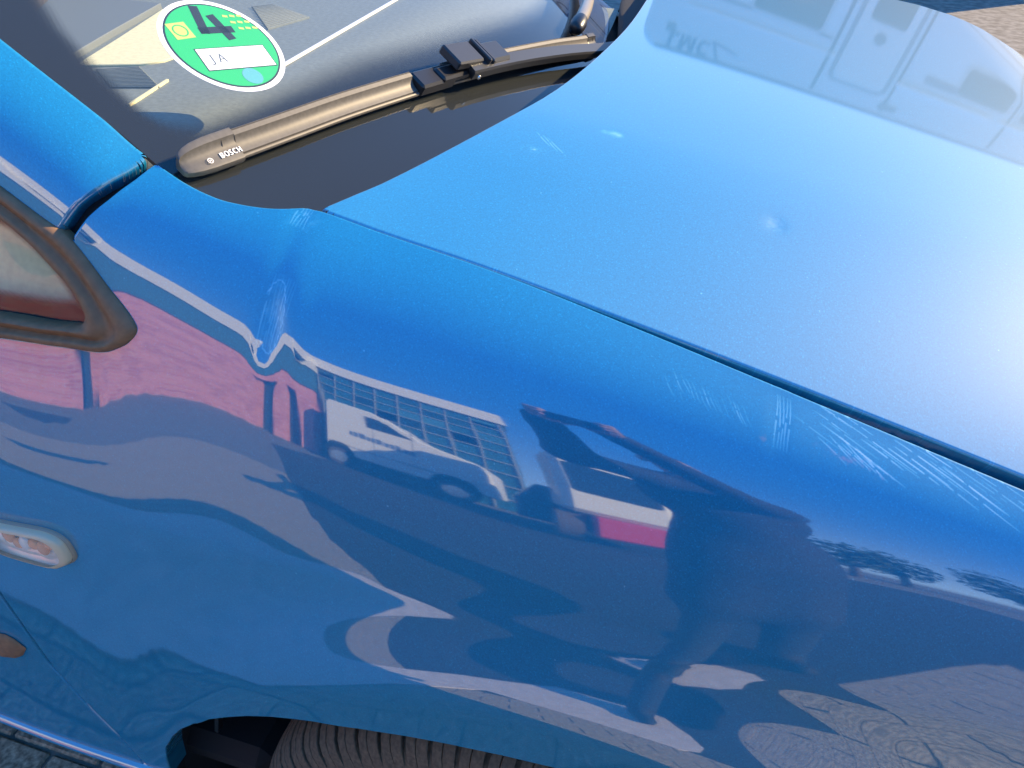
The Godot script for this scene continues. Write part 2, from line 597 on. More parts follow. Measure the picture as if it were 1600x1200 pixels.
func roll_edge(sh: Shape, a: Array, b: Array, oa: Vector3, ob: Vector3, r: float, depth: float) -> void:
	var k_ := 4
	var pa: Vector3 = a[0]
	var pb: Vector3 = b[0]
	var na: Vector3 = a[1]
	var nb: Vector3 = b[1]
	for k in range(1, k_ + 2):
		var th := PI / 2 * mini(k, k_) / k_
		var qa: Vector3 = a[0] + oa * sin(th) * r - a[1] * (1.0 - cos(th)) * r
		var qb: Vector3 = b[0] + ob * sin(th) * r - b[1] * (1.0 - cos(th)) * r
		var ma: Vector3 = (a[1] * cos(th) + oa * sin(th)).normalized()
		var mb: Vector3 = (b[1] * cos(th) + ob * sin(th)).normalized()
		if k > k_:
			qa -= a[1] * depth
			qb -= b[1] * depth
		sh.tri_n(pa, pb, qb, na, nb, mb, a[2], b[2], b[2])
		sh.tri_n(pa, qb, qa, na, mb, ma, a[2], b[2], a[2])
		pa = qa; pb = qb; na = ma; nb = mb


# ---------------------------------------------------------------- materials
func mat(r: float, g: float, b: float, rough := 0.6, metal := 0.0, spec := 0.5) -> StandardMaterial3D:   # colour given as linear reflectance
	var m := StandardMaterial3D.new()
	m.albedo_color = Color(r, g, b).linear_to_srgb()
	m.roughness = rough
	m.metallic = metal
	m.metallic_specular = spec
	return m


func noise_tex(freq: float, lo: Color, hi: Color, size := 512, octaves := 4, seed_ := 1, as_normal := false, bump := 4.0) -> NoiseTexture2D:
	var f := FastNoiseLite.new()
	f.seed = seed_
	f.noise_type = FastNoiseLite.TYPE_SIMPLEX_SMOOTH
	f.frequency = freq
	f.fractal_octaves = octaves
	var t := NoiseTexture2D.new()
	t.width = size
	t.height = size
	t.seamless = true
	t.noise = f
	t.generate_mipmaps = false
	if as_normal:
		t.as_normal_map = true
		t.bump_strength = bump
	else:
		var gr := Gradient.new()
		gr.set_color(0, lo)
		gr.set_color(1, hi)
		t.color_ramp = gr
	return t


func speckled(m: StandardMaterial3D, scale_: float, lo := 0.75, hi := 1.0, seed_ := 1, world := true) -> StandardMaterial3D:
	m.albedo_texture = noise_tex(0.02, Color(lo, lo, lo), Color(hi, hi, hi), 512, 5, seed_)
	m.uv1_triplanar = true
	m.uv1_world_triplanar = world
	m.uv1_scale = Vector3.ONE * scale_
	return m


const PAINT := Color(0.002, 0.195, 0.35)


func paint(tex: Texture2D = null) -> StandardMaterial3D:
	var m := mat(PAINT.r, PAINT.g, PAINT.b, 0.035, 0.06, 1.0)
	m.refraction_enabled = true        # opaque; sets the index of the lacquer
	m.refraction_scale = 0.085
	if tex:
		m.albedo_color = Color.WHITE
		m.albedo_texture = tex
		m.texture_repeat = false
	m.clearcoat_enabled = true
	m.clearcoat = 0.4
	m.clearcoat_roughness = 0.56
	return m


# worn paint: base colour with scratches and scuffs where the photo shows them
var wear: Image


func wear_new(w: int, h: int) -> void:
	var c := PAINT.linear_to_srgb()
	var data := PackedByteArray()
	data.resize(w * h * 3)
	for k in w * h:
		var v := (rng.randi() & 255) / 255.0
		var f := 0.93 + 0.14 * v + (0.16 if v > 0.985 else 0.0)
		data[k * 3] = int(c.r * 255.0 * f)
		data[k * 3 + 1] = int(minf(c.g * 255.0 * f, 255.0))
		data[k * 3 + 2] = int(minf(c.b * 255.0 * f, 255.0))
	wear = Image.create_from_data(w, h, false, Image.FORMAT_RGB8, data)


func dab(p: Vector2, r: float, c: Color, a: float) -> void:
	var lo := Vector2i((p - Vector2(r, r)).floor())
	var hi := Vector2i((p + Vector2(r, r)).ceil())
	for y in range(maxi(lo.y, 0), mini(hi.y + 1, wear.get_height())):
		for x in range(maxi(lo.x, 0), mini(hi.x + 1, wear.get_width())):
			var d := Vector2(x, y).distance_to(p) / r
			if d < 1.0:
				wear.set_pixel(x, y, wear.get_pixel(x, y).lerp(c, a * (1.0 - d * d)))


func scratch(a: Vector2, b: Vector2, width: float, c: Color, alpha: float) -> void:
	var n := int(a.distance_to(b)) + 1
	var gap := rng.randf_range(0.0, 9.0)
	for k in n:
		var t := float(k) / n
		var p := a.lerp(b, t)
		var fade := sin(t * PI)
		if sin(t * 9.0 + gap) > -0.93:
			dab(p + Vector2(sin(t * 5.0 + gap), 0) * 0.7, width, c, alpha * (0.35 + 0.65 * fade))


func scuff(c: Vector2, rx: float, ry: float, col: Color, alpha: float, count: int) -> void:
	for k in count:
		var an := rng.randf() * TAU
		var r := sqrt(rng.randf()) * rng.randf()
		dab(c + Vector2(cos(an) * rx, sin(an) * ry) * r, rng.randf_range(0.9, 2.6), col, alpha * rng.randf())


func side_uv(x: float, s: float) -> Vector2:
	return Vector2((x + 0.65) / 1.7, (s + 0.012) / 1.3)


func hood_uv(x: float, z: float) -> Vector2:
	return Vector2((x + 0.1) / 1.3, (z + 1.4) / 2.15)


func make_materials() -> void:
	var pale := Color(0.74, 0.82, 0.88)
	wear_new(2048, 1584)
	var sz := Vector2(2048, 1584)
	# rub marks fanning forward below the bonnet gap
	for k in 46:
		var x := rng.randf_range(0.44, 0.74)
		var s := rng.randf_range(0.003, 0.030)
		var l := rng.randf_range(0.02, 0.065)
		scratch(side_uv(x, s) * sz, side_uv(x + l, s + l * 0.32) * sz, rng.randf_range(0.9, 1.4), pale, rng.randf_range(0.25, 0.8))
	for k in 16:
		var x := 0.335 + k * 0.0045 + rng.randf_range(-0.002, 0.002)
		var s := 0.036 + rng.randf_range(-0.004, 0.004)
		scratch(side_uv(x, s) * sz, side_uv(x + 0.012, s + 0.016) * sz, 1.1, pale, rng.randf_range(0.1, 0.5))
	for k in 9:
		var x := 0.462 + rng.randf_range(0.0, 0.05)
		scratch(side_uv(x, 0.028 + rng.randf() * 0.01) * sz, side_uv(x + 0.026, 0.046 + rng.randf() * 0.006) * sz, 1.2, pale, 0.55)
	scuff(side_uv(0.49, 0.046) * sz, 60, 12, Color(0.5, 0.5, 0.62), 0.35, 220)
	# the crease marks above the wheel
	for k in 5:
		var x := 0.429 + k * 0.0028
		scratch(side_uv(x, 0.013) * sz, side_uv(x + 0.004, 0.062) * sz, 1.1, pale, 0.55)
	scuff(side_uv(0.423, 0.058) * sz, 7, 9, Color(0.42, 0.5, 0.6), 0.5, 60)
	# the two scraped dents beside the bonnet corner
	for k in 36:
		dab(side_uv(-0.012 + rng.randf_range(-0.014, 0.014), 0.014 + rng.randf_range(-0.010, 0.016)) * sz, rng.randf_range(2.0, 6.0), pale, 0.08)
	for k in 5:
		scratch(side_uv(-0.021 + k * 0.003, 0.002) * sz, side_uv(-0.022 + k * 0.0035, 0.03) * sz, 1.0, pale, 0.4)
	for k in 70:
		var ta := rng.randf() * TAU
		dab(side_uv(-0.007 + cos(ta) * 0.010 * rng.randf(), 0.116 + sin(ta) * 0.036 * rng.randf()) * sz, rng.randf_range(2.0, 6.0), pale, 0.07)
	for k in 14:
		var ta := -2.6 + k * 0.36
		scratch(side_uv(-0.007 + cos(ta) * 0.011, 0.118 + sin(ta) * 0.034) * sz, side_uv(-0.007 + cos(ta + 0.34) * 0.011, 0.118 + sin(ta + 0.34) * 0.034) * sz, 1.3, Color(0.72, 0.84, 0.92), 0.5)
	for k in 9:
		var x := -0.018 + k * 0.0028
		scratch(side_uv(x + 0.004, 0.080) * sz, side_uv(x, 0.150) * sz, 1.1, pale, rng.randf_range(0.15, 0.55))
	for k in 130:
		dab(side_uv(rng.randf_range(-0.5, 0.8), rng.randf_range(0.01, 0.9)) * sz, rng.randf_range(0.7, 1.2), Color(0.75, 0.85, 0.95), rng.randf_range(0.2, 0.8))
	M.wing = paint(ImageTexture.create_from_image(wear))
	wear_new(1536, 2048)
	sz = Vector2(1536, 2048)
	for k in 26:
		dab(hood_uv(0.2087 + rng.randf_range(-0.012, 0.012), 0.3736 + rng.randf_range(-0.005, 0.005)) * sz, rng.randf_range(3.0, 8.0), Color(0.75, 0.87, 1.0), 0.10)
	for k in 3:
		scratch(hood_uv(0.13 + k * 0.008, 0.425 + k * 0.004) * sz, hood_uv(0.155 + k * 0.01, 0.455 + k * 0.006) * sz, 1.2, pale, 0.4)
	scuff(hood_uv(0.14, 0.47) * sz, 26, 22, pale, 0.16, 120)
	for k in 40:
		dab(hood_uv(0.4065 + rng.randf_range(-0.007, 0.007), 0.4854 + rng.randf_range(-0.012, 0.012)) * sz, rng.randf_range(2.0, 6.0), Color(0.55, 0.62, 0.76), 0.12)
	for k in 190:
		dab(hood_uv(rng.randf_range(0.0, 0.9), rng.randf_range(-0.5, 0.7)) * sz, rng.randf_range(0.8, 1.3), Color(0.8, 0.9, 1.0), rng.randf_range(0.15, 0.8))
	M.hood = paint(ImageTexture.create_from_image(wear))
	M.hood.clearcoat = 1.0            # sun glare put into the coat: stronger and rougher than on the wing
	M.hood.clearcoat_roughness = 0.62
	M.paint = paint()
	M.rubber = speckled(mat(0.28, 0.15, 0.07, 0.62), 9.0, 0.8, 1.0, 3, false)
	M.black = mat(0.012, 0.012, 0.014, 0.35)
	M.black_gloss = mat(0.010, 0.010, 0.012, 0.12)
	M.matt_black = mat(0.010, 0.010, 0.011, 0.85)
	M.blade = speckled(mat(0.115, 0.108, 0.096, 0.55), 14.0, 0.8, 1.0, 5, false)
	M.blade_clip = mat(0.030, 0.031, 0.034, 0.38)
	M.arm = mat(0.045, 0.048, 0.052, 0.33, 0.3)
	M.glass = mat(0.5, 0.6, 0.55, 0.02)
	M.glass.transparency = BaseMaterial3D.TRANSPARENCY_ALPHA
	M.glass.albedo_color.a = 0.025
	M.glass.metallic_specular = 0.5
	M.tyre = speckled(mat(0.17, 0.128, 0.080, 0.85), 14.0, 0.6, 1.0, 7, false)
	M.dash = speckled(mat(0.20, 0.235, 0.205, 0.75), 10.0, 0.85, 1.0, 8, false)
	M.dash_dark = mat(0.13, 0.155, 0.15, 0.7)
	M.trim = speckled(mat(0.80, 0.76, 0.42, 0.7), 10.0, 0.9, 1.0, 9, false)
	M.white = mat(0.80, 0.80, 0.78, 0.5)
	M.green = mat(0.02, 0.44, 0.12, 0.45)
	M.ink = mat(0.010, 0.016, 0.014, 0.5)
	M.yellow = mat(0.45, 0.62, 0.12, 0.5)
	M.lens = mat(0.95, 0.93, 0.88, 0.04)
	M.lens.transparency = BaseMaterial3D.TRANSPARENCY_ALPHA
	M.lens.albedo_color.a = 0.10
	M.amber = mat(0.80, 0.38, 0.14, 0.25)
	M.silver = mat(0.86, 0.82, 0.76, 0.22, 0.9)
	M.facet = mat(0.86, 0.80, 0.66, 0.3, 0.25)
	M.lamp_rim = mat(0.62, 0.52, 0.34, 0.3)
	# printed dots on the glass: a tile of cones that the vertex alpha turns into dots of any size
	var dots := Image.create(32, 32, false, Image.FORMAT_RGBA8)
	for y in 32:
		for x in 32:
			var d := 9.0
			for c in [Vector2(16, 16), Vector2(0, 0), Vector2(32, 0), Vector2(0, 32), Vector2(32, 32)]:
				d = minf(d, Vector2(x + 0.5, y + 0.5).distance_to(c) / 16.0)
			dots.set_pixel(x, y, Color(1, 1, 1, clampf(1.0 - 0.5 * d, 0.5, 1.0)))
	M.frit = mat(0.012, 0.013, 0.016, 0.9, 0.0, 0.0)
	M.frit.albedo_texture = ImageTexture.create_from_image(dots)
	M.frit.vertex_color_use_as_albedo = true
	M.frit.transparency = BaseMaterial3D.TRANSPARENCY_ALPHA_SCISSOR
	M.frit.alpha_scissor_threshold = 0.5


# ---------------------------------------------------------------- the scene
func _ready() -> void:
	rng.seed = 20260611
	# camera
	var cam := Camera3D.new()
	cam.name = "camera"
	cam.fov = 50.11
	cam.near = 0.02
	cam.far = 400.0
	cam.transform = Transform3D(Basis.from_euler(Vector3(deg_to_rad(-35.981), deg_to_rad(16.394), deg_to_rad(1.268)), EULER_ORDER_YXZ), Vector3(0.3714, 1.3842, 1.3224))
	add_child(cam)
	cam.current = true
	# sky, exposure
	var env := Environment.new()
	env.background_mode = Environment.BG_SKY
	var sky := Sky.new()
	var sm := ProceduralSkyMaterial.new()
	sm.sky_top_color = Color(0.20, 0.49, 0.80)
	sm.sky_horizon_color = Color(0.70, 0.80, 0.90)
	sm.sky_curve = 0.14
	sm.ground_bottom_color = Color(0.3, 0.29, 0.27)
	sm.ground_horizon_color = Color(0.6, 0.66, 0.72)
	sm.sky_energy_multiplier = 1.0
	sky.sky_material = sm
	env.sky = sky
	env.tonemap_mode = Environment.TONE_MAPPER_LINEAR
	env.tonemap_exposure = 2.4
	env.sdfgi_enabled = true
	env.ssao_enabled = true
	env.ssil_enabled = true
	var we := WorldEnvironment.new()
	we.name = "daylight"
	we.environment = env
	add_child(we)
	# sun: low, ahead of the car and beyond it
	var sun := DirectionalLight3D.new()
	sun.name = "sun"
	sun.light_energy = 1.6
	sun.light_color = Color(1.0, 0.88, 0.69)
	sun.light_angular_distance = 0.5
	sun.shadow_enabled = true
	add_child(sun)
	sun.look_at_from_position(Vector3(0.655, 0.41, -0.635), Vector3.ZERO, Vector3.UP)

	make_materials()
	build_ground()
	build_car()
	build_surroundings()
	build_person()


func build_ground() -> void:
	var g := Shape.new()
	var y := GROUND - 0.006
	g.quad(Vector3(-90, y, -90), Vector3(-90, y, 90), Vector3(90, y, 90), Vector3(90, y, -90))
	var m := speckled(mat(0.28, 0.255, 0.215, 0.9), 0.9, 0.62, 1.0, 11)
	var o := part("ground", g, m, self)
	o.set_meta("kind", "structure")
	# concrete pavers in the near yard; those in view are built one by one
	var tones := []
	for k in 4:
		tones.append(speckled(mat(0.56 + 0.06 * k, 0.46 + 0.05 * k, 0.32 + 0.034 * k, 0.92), 6.0, 0.45, 1.0, 20 + k))
	var rest := Shape.new()
	var px := 0.20
	var pz := 0.10
	var stone := Shape.new()
	stone.box(Transform3D.IDENTITY, Vector3(px - 0.006, 0.06, pz - 0.006), 0.004)
	var stone_mesh := stone.finish()
	for i in range(-26, 30):
		for j in range(-32, 52):
			var x := i * px + (0.5 * px if j % 2 else 0.0)
			var z := j * pz
			var at := Vector3(x, GROUND - 0.03 + rng.randf_range(-0.002, 0.0015), z)
			var near := x > -1.5 and x < -0.35 and z > 0.66 and z < 1.25
			if near:
				part_mesh("paver", stone_mesh, tones[rng.randi() % 4], o, Transform3D(Basis(Vector3.UP, rng.randf_range(-0.012, 0.012)), at))
			else:
				rest.box(Transform3D(Basis.IDENTITY, at), Vector3(px - 0.006, 0.06, pz - 0.006))
	var r := part("paving", rest, tones[2], o)
	r.set_meta("kind", "stuff")
	# two sheets over the paving: the dark one paints shadow, the pale one sunlight
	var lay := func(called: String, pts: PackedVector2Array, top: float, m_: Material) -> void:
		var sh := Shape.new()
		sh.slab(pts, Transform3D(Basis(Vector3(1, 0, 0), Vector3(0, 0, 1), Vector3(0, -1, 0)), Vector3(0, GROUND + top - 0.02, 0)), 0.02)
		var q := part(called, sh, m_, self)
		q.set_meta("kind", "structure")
	var shade_tone := speckled(mat(0.032, 0.034, 0.036, 0.9), 1.2, 0.7, 1.0, 31)
	lay.call("painted_shade", PackedVector2Array([Vector2(-0.12, 2.07), Vector2(-0.31, 2.24), Vector2(-0.63, 2.67), Vector2(-1.72, 4.4), Vector2(-5.0, 9.4), Vector2(-3.5, 12.6), Vector2(8.0, 12.6), Vector2(6.0, 6.0), Vector2(2.6, 3.4), Vector2(1.10, 1.92), Vector2(1.0, 1.36), Vector2(0.90, 1.50), Vector2(0.4, 1.9)]), 0.008, shade_tone)
	lay.call("painted_sunlight", PackedVector2Array([Vector2(-4.0, 1.16), Vector2(-0.55, 1.20), Vector2(-0.2, 1.78), Vector2(0.1, 2.05), Vector2(0.72, 1.60), Vector2(0.81, 1.63), Vector2(0.87, 1.72), Vector2(0.90, 1.9), Vector2(0.89, 2.15), Vector2(0.82, 2.28), Vector2(0.45, 2.55), Vector2(-0.05, 2.38), Vector2(-0.3, 2.22), Vector2(-0.75, 2.04), Vector2(-1.2, 2.17), Vector2(-4.0, 2.25)]), 0.012, speckled(mat(0.74, 0.65, 0.60, 0.9), 1.3, 0.86, 1.0, 33))


# ---------------------------------------------------------------- the car
var car: Node3D
var gpos := []
var gnor := []
var gpar := []
var guv := []
var gx0 := -0.655
var gdx := 0.006
var gds := 0.004
var gni := 276
var gnj := 319


func build_side_grid() -> void:
	for i in gni:
		var c := column(snappedf(gx0 + i * gdx, 0.0001))
		var p := PackedVector3Array()
		var q := PackedVector2Array()
		var u := PackedVector2Array()
		for j in gnj:
			p.append(c[j * 2])
			q.append(Vector2(gx0 + i * gdx, S0 + j * 2 * SSTEP))
			u.append(side_uv(gx0 + i * gdx, S0 + j * 2 * SSTEP))
		gpos.append(p)
		gpar.append(q)
		guv.append(u)
	for i in gni:
		var row := PackedVector3Array()
		var a: PackedVector3Array = gpos[maxi(i - 1, 0)]
		var b: PackedVector3Array = gpos[mini(i + 1, gni - 1)]
		var m: PackedVector3Array = gpos[i]
		for j in gnj:
			var n := (m[mini(j + 1, gnj - 1)] - m[maxi(j - 1, 0)]).cross(b[j] - a[j]).normalized()
			row.append(n if n.z + n.y > 0.0 else -n)
		gnor.append(row)


func side_field(f: Callable) -> Array:
	var out := []
	for i in gni:
		var r := PackedFloat32Array()
		r.resize(gnj)
		var q: PackedVector2Array = gpar[i]
		var p: PackedVector3Array = gpos[i]
		for j in gnj:
			r[j] = f.call(q[j], p[j])
		out.append(r)
	return out


# a band between two outlines on the side panel, raised by a profile of [share of the way across, height]
func ring_band(sh: Shape, outer: PackedVector2Array, inner: PackedVector2Array, prof: Array, from: int, to: int) -> void:
	var rings := []
	for k in range(from, to):
		for sub in 4:
			var t := sub / 4.0
			if k == to - 1 and sub > 0:
				break
			var a := catmull(outer, k, t)
			var b := catmull(inner, k, t)
			var ring := PackedVector3Array()
			for w in prof:
				var q := a.lerp(b, w[0])
				ring.append(side(q.x, q.y) + side_normal(q.x, q.y) * w[1])
			rings.append(ring)
	sh.loft(rings, false)


func catmull(p: PackedVector2Array, k: int, t: float) -> Vector2:
	var n := p.size()
	return p[k].cubic_interpolate(p[mini(k + 1, n - 1)], p[maxi(k - 1, 0)], p[mini(k + 2, n - 1)], t)


func build_car() -> void:
	car = thing("car", "metallic blue car with scratched and dented front wing, seen close up over its bonnet", "car")
	build_side_grid()
	var w_win := side_field(func(q: Vector2, _p: Vector3) -> float: return -inside(FRAME_OUT, q) if q.x < -0.12 and q.y > 0.09 and q.y < 0.54 else 0.05)
	var w_pil := side_field(func(q: Vector2, _p: Vector3) -> float: return inside(PILLAR, q) if q.x < -0.10 and q.y < 0.3 else -0.06)
	var w_arch := side_field(func(q: Vector2, _p: Vector3) -> float: return -inside(ARCH, q) if q.y > 0.45 else 0.05)
	var w_door := side_field(func(q: Vector2, _p: Vector3) -> float: return inside(DOOR, q) if q.x < -0.2 and q.y > 0.18 else -0.05)
	# front wing
	var f := []
	var fp := []
	var fd := []
	for i in gni:
		var a := PackedFloat32Array()
		var b := PackedFloat32Array()
		var d := PackedFloat32Array()
		for j in gnj:
			var s: float = gpar[i][j].y
			var top := s - gap_half(gpar[i][j].x) - top_cut(gpar[i][j].x)
			var low: float = gpos[i][j].y - 0.218
			a.append(minf(minf(minf(-w_pil[i][j] - 0.0056, w_win[i][j] - 0.001), minf(w_arch[i][j], -w_door[i][j] - 0.0046)), minf(top, low)))
			b.append(minf(minf(w_pil[i][j] - 0.0088, w_win[i][j] - 0.001), top))
			d.append(minf(minf(w_door[i][j] - 0.0052, w_win[i][j] - 0.001), low))
		f.append(a)
		fp.append(b)
		fd.append(d)
	var sh := Shape.new()
	cut_panel(sh, gpos, gnor, guv, f, 0.0028, 0.032)
	part("front_wing", sh, M.wing, car)
	sh = Shape.new()
	cut_panel(sh, gpos, gnor, guv, fp, 0.006, 0.026)
	part("windscreen_pillar", sh, M.wing, car)
	sh = Shape.new()
	cut_panel(sh, gpos, gnor, guv, fd, 0.0035, 0.02)
	var door := part("front_door", sh, M.wing, car)
	door.set_meta("label", "lower front corner of the blue front door")
	# dark fillers behind the seams
	sh = Shape.new()
	var rings0 := []
	for k in 12:
		var t := k / 11.0
		var q := PILLAR[1].lerp(PILLAR[5], t)
		var seg := t * 4.0
		q = PILLAR[1 + mini(int(seg), 3)].lerp(PILLAR[2 + mini(int(seg), 3)], seg - mini(int(seg), 3))
		var nn := side_normal(q.x, q.y)
		var c := side(q.x, q.y) - nn * 0.015
		rings0.append(PackedVector3Array([c - Vector3(0.014, 0, 0), c + Vector3(0.014, 0, 0)]))
	sh.loft(rings0, false)
	part("pillar_seam", sh, M.matt_black, car)
	sh = Shape.new()
	rings0 = []
	for k in 24:
		var seg := k / 23.0 * 7.9
		var q := DOOR[1 + mini(int(seg), 7)].lerp(DOOR[2 + mini(int(seg), 7)], seg - mini(int(seg), 7))
		var c := side(q.x, q.y) - side_normal(q.x, q.y) * 0.016
		rings0.append(PackedVector3Array([c - Vector3(0.02, 0, 0), c + Vector3(0.02, 0, 0)]))
	sh.loft(rings0, false)
	part("door_seam", sh, M.matt_black, car)
	# sill: a folded lip along the foot of the door and wing
	sh = Shape.new()
	rings0 = []
	for k in 30:
		var x := -0.645 + k * 0.0126
		var c := side(x, 1.0)
		var z := c.z + 0.004
		rings0.append(PackedVector3Array([Vector3(x, 0.224, z - 0.006), Vector3(x, 0.2195, z - 0.001), Vector3(x, 0.2175, z + 0.0025), Vector3(x, 0.2145, z + 0.0045), Vector3(x, 0.211, z + 0.005), Vector3(x, 0.2085, z + 0.0035), Vector3(x, 0.2080, z), Vector3(x, 0.2085, z - 0.05)]))
	sh.loft(rings0, false)
	part("sill", sh, M.paint, car, 60.0)
	build_hood()
	build_quarter_window()
	build_windscreen()
	build_sticker()
	build_wipers()
	build_lamp()
	build_wheel()
	build_inside()
	build_shell()
	# worn tip of the rubbing strip on the door
	sh = Shape.new()
	var rings := []
	for k in 13:
		var t := k / 12.0
		var c := Vector2(-0.429 - 0.16 * t, 0.872 + 0.142 * t)
		var w := 0.024 * sqrt(clampf(t * 6.0, 0.0, 1.0)) + 0.0005
		var ring := PackedVector3Array()
		for m in 9:
			var a := PI * m / 8.0
			var q := c + Vector2(0, -cos(a) * w)
			ring.append(side(q.x, q.y) + side_normal(q.x, q.y) * (0.001 + 0.011 * sin(a) * sqrt(clampf(t * 4.0, 0.0, 1.0))))
		rings.append(ring)
	sh.loft(rings, false)
	part("rubbing_strip", sh, M.rubber, car)


func gap_half(x: float) -> float:
	return 0.0034 + 0.0052 * smooth((x - 0.12) / 0.56)


# how far below the smooth upper edge the wing's edge along the glass lies
func top_cut(x: float) -> float:
	if x < -0.17 or x > 0.0:
		return 0.0
	return maxf(0.0, pchip([-0.17, -0.15, -0.13, -0.11, -0.09, -0.069, -0.049, -0.024, 0.0], [0.0, 0.0062, 0.0122, 0.0168, 0.0192, 0.0177, 0.0145, 0.0069, 0.0], x))


func build_hood() -> void:
	var pos := []
	var nor := []
	var uv := []
	var field := []
	var rear := PackedVector2Array()
	for k in HOOD_REAR.size() - 1:
		for t in 4:
			rear.append(catmull(HOOD_REAR, k, t / 4.0))
	rear.append(HOOD_REAR[HOOD_REAR.size() - 1])
	var zs := PackedFloat32Array()
	var z := 0.76
	while z > -1.32:
		zs.append(z)
		z -= 0.005 if z > 0.42 else 0.012
	for i in 196:
		var x := -0.02 + i * 0.006
		var p := PackedVector3Array()
		var u := PackedVector2Array()
		var f := PackedFloat32Array()
		var ze := pchip(EX, EZ, x)
		for zz in zs:
			p.append(hood(x, zz))
			u.append(hood_uv(x, zz))
			var d := ze - gap_half(x) - 0.0008 - zz                       # along the gap
			d = minf(d, to_line(rear, Vector2(x, zz)) if x < 0.3 else 0.2)
			# far corner of the nose
			d = minf(d, -to_line(HOOD_FAR, Vector2(x, zz)))
			f.append(d)
		pos.append(p)
		uv.append(u)
		field.append(f)
	for i in pos.size():
		var row := PackedVector3Array()
		for j in zs.size():
			var a: Vector3 = pos[mini(i + 1, pos.size() - 1)][j] - pos[maxi(i - 1, 0)][j]
			var b: Vector3 = pos[i][mini(j + 1, zs.size() - 1)] - pos[i][maxi(j - 1, 0)]
			var n := a.cross(b).normalized()
			row.append(n if n.y > 0.0 else -n)
		nor.append(row)
	var sh := Shape.new()
	cut_panel(sh, pos, nor, uv, field, 0.0034, 0.02)
	part("bonnet", sh, M.hood, car)
	sh = Shape.new()
	var rings := []
	for i in 60:
		var x := -0.02 + i * 0.02
		var c := side(x, 0.0)
		rings.append(PackedVector3Array([c + Vector3(0, -0.030, 0.022), c + Vector3(0, -0.034, 0.0), c + Vector3(0, -0.030, -0.03)]))
	sh.loft(rings, false)
	part("gutter", sh, M.matt_black, car)
	# black weather strip under the bonnet's rear edge, wider towards the middle of the car
	sh = Shape.new()
	rings = []
	for k in 26:
		var zz := 0.10 - k * 0.05
		var xe := 0.0
		for q in rear.size() - 1:
			if rear[q].y >= zz and rear[q + 1].y <= zz:
				xe = lerpf(rear[q].x, rear[q + 1].x, (rear[q].y - zz) / (rear[q].y - rear[q + 1].y))
		var w := 0.004 + 0.075 * smooth((0.02 - zz) / 0.8)
		var yb := hood(xe, zz).y - 0.022
		rings.append(PackedVector3Array([Vector3(xe + 0.03, yb, zz), Vector3(xe - w * 0.8, yb - 0.004, zz), Vector3(xe - w, yb - 0.012, zz), Vector3(xe - w, yb - 0.05, zz)]))
	sh.loft(rings, false)
	part("weather_strip", sh, M.matt_black, car)


# far edge of the bonnet, front to rear seen from above
var HOOD_FAR := PackedVector2Array([Vector2(1.13, 0.9), Vector2(1.1, 0.4), Vector2(1.06, -0.3), Vector2(0.99, -0.7351), Vector2(0.9317, -0.9674), Vector2(0.8647, -1.15), Vector2(0.80, -1.24), Vector2(0.72, -1.29), Vector2(-0.3, -1.31)])


func build_quarter_window() -> void:
	var node := Node3D.new()
	node.name = numbered("quarter_window")
	car.add_child(node)
	var sh := Shape.new()
	ring_band(sh, FRAME_OUT, FRAME_IN, [[-0.02, -0.012], [0.0, 0.0005], [0.03, 0.003], [0.12, 0.0062], [0.24, 0.0078], [0.34, 0.0066], [0.42, 0.0036], [0.50, 0.0022], [0.58, 0.0034], [0.66, 0.0064], [0.76, 0.0080], [0.88, 0.0066], [0.97, 0.002], [1.0, -0.004], [1.0, -0.022]], 0, FRAME_OUT.size())
	part("window_seal", sh, M.rubber, node, 60.0)
	# the pane and the dots printed round its rim
	for layer in 2:
		var pos := []
		var nor := []
		var field := []
		var cols := []
		for i in 116:
			var x := -0.655 + i * 0.004
			var p := PackedVector3Array()
			var n := PackedVector3Array()
			var f := PackedFloat32Array()
			for j in 92:
				var s := 0.145 + j * 0.004
				var nn := side_normal(x, s)
				p.append(side(x, s) - nn * (0.009 + 0.003 * layer))
				n.append(nn)
				f.append(inside(FRAME_IN, Vector2(x, s)) + 0.010)
			pos.append(p)
			nor.append(n)
			field.append(f)
		sh = Shape.new()
		var par := []
		for i in 116:
			var u := PackedVector2Array()
			for j in 92:
				u.append(Vector2(-0.655 + i * 0.004, 0.145 + j * 0.004))
			par.append(u)
		cut_panel(sh, pos, nor, par, field, 0.0, 0.0)
		if layer == 0:
			part("pane", sh, M.glass, node)
			var tr := Shape.new()
			for row in nor.size():
				for j in nor[row].size():
					pos[row][j] -= nor[row][j] * 0.026
			cut_panel(tr, pos, nor, par, field, 0.0, 0.0)
			part("inner_trim", tr, M.trim, car)
		else:
			for k in sh.uv.size():
				var q := sh.uv[k]
				var lower := smooth((q.y - pane_low(q.x) + 0.05) / 0.04)
				var d := inside(FRAME_IN, q) - 0.007 * lower
				sh.c.append(Color(1, 1, 1, clampf(1.05 - d / 0.013 * 0.5, 0.3, 1.0)))
				sh.uv[k] = q / 0.0012
			part("dotted_rim", sh, M.frit, node)


func pane_low(x: float) -> float:
	return 0.193 + (-0.2071 - x) * 0.65


# windscreen --------------------------------------------------------------
var FRIT_LINE := PackedVector2Array([Vector2(0.60, 1.27), Vector2(0.6233, 1.2226), Vector2(0.6431, 1.1945), Vector2(0.6544, 1.1679), Vector2(0.6632, 1.1409), Vector2(0.668, 1.119), Vector2(0.6585, 1.1016), Vector2(0.6294, 1.0889), Vector2(0.56, 1.0865), Vector2(0.5118, 1.086), Vector2(0.3491, 1.0837), Vector2(0.0488, 1.0635), Vector2(-0.1744, 1.0423), Vector2(-0.6, 1.02)])


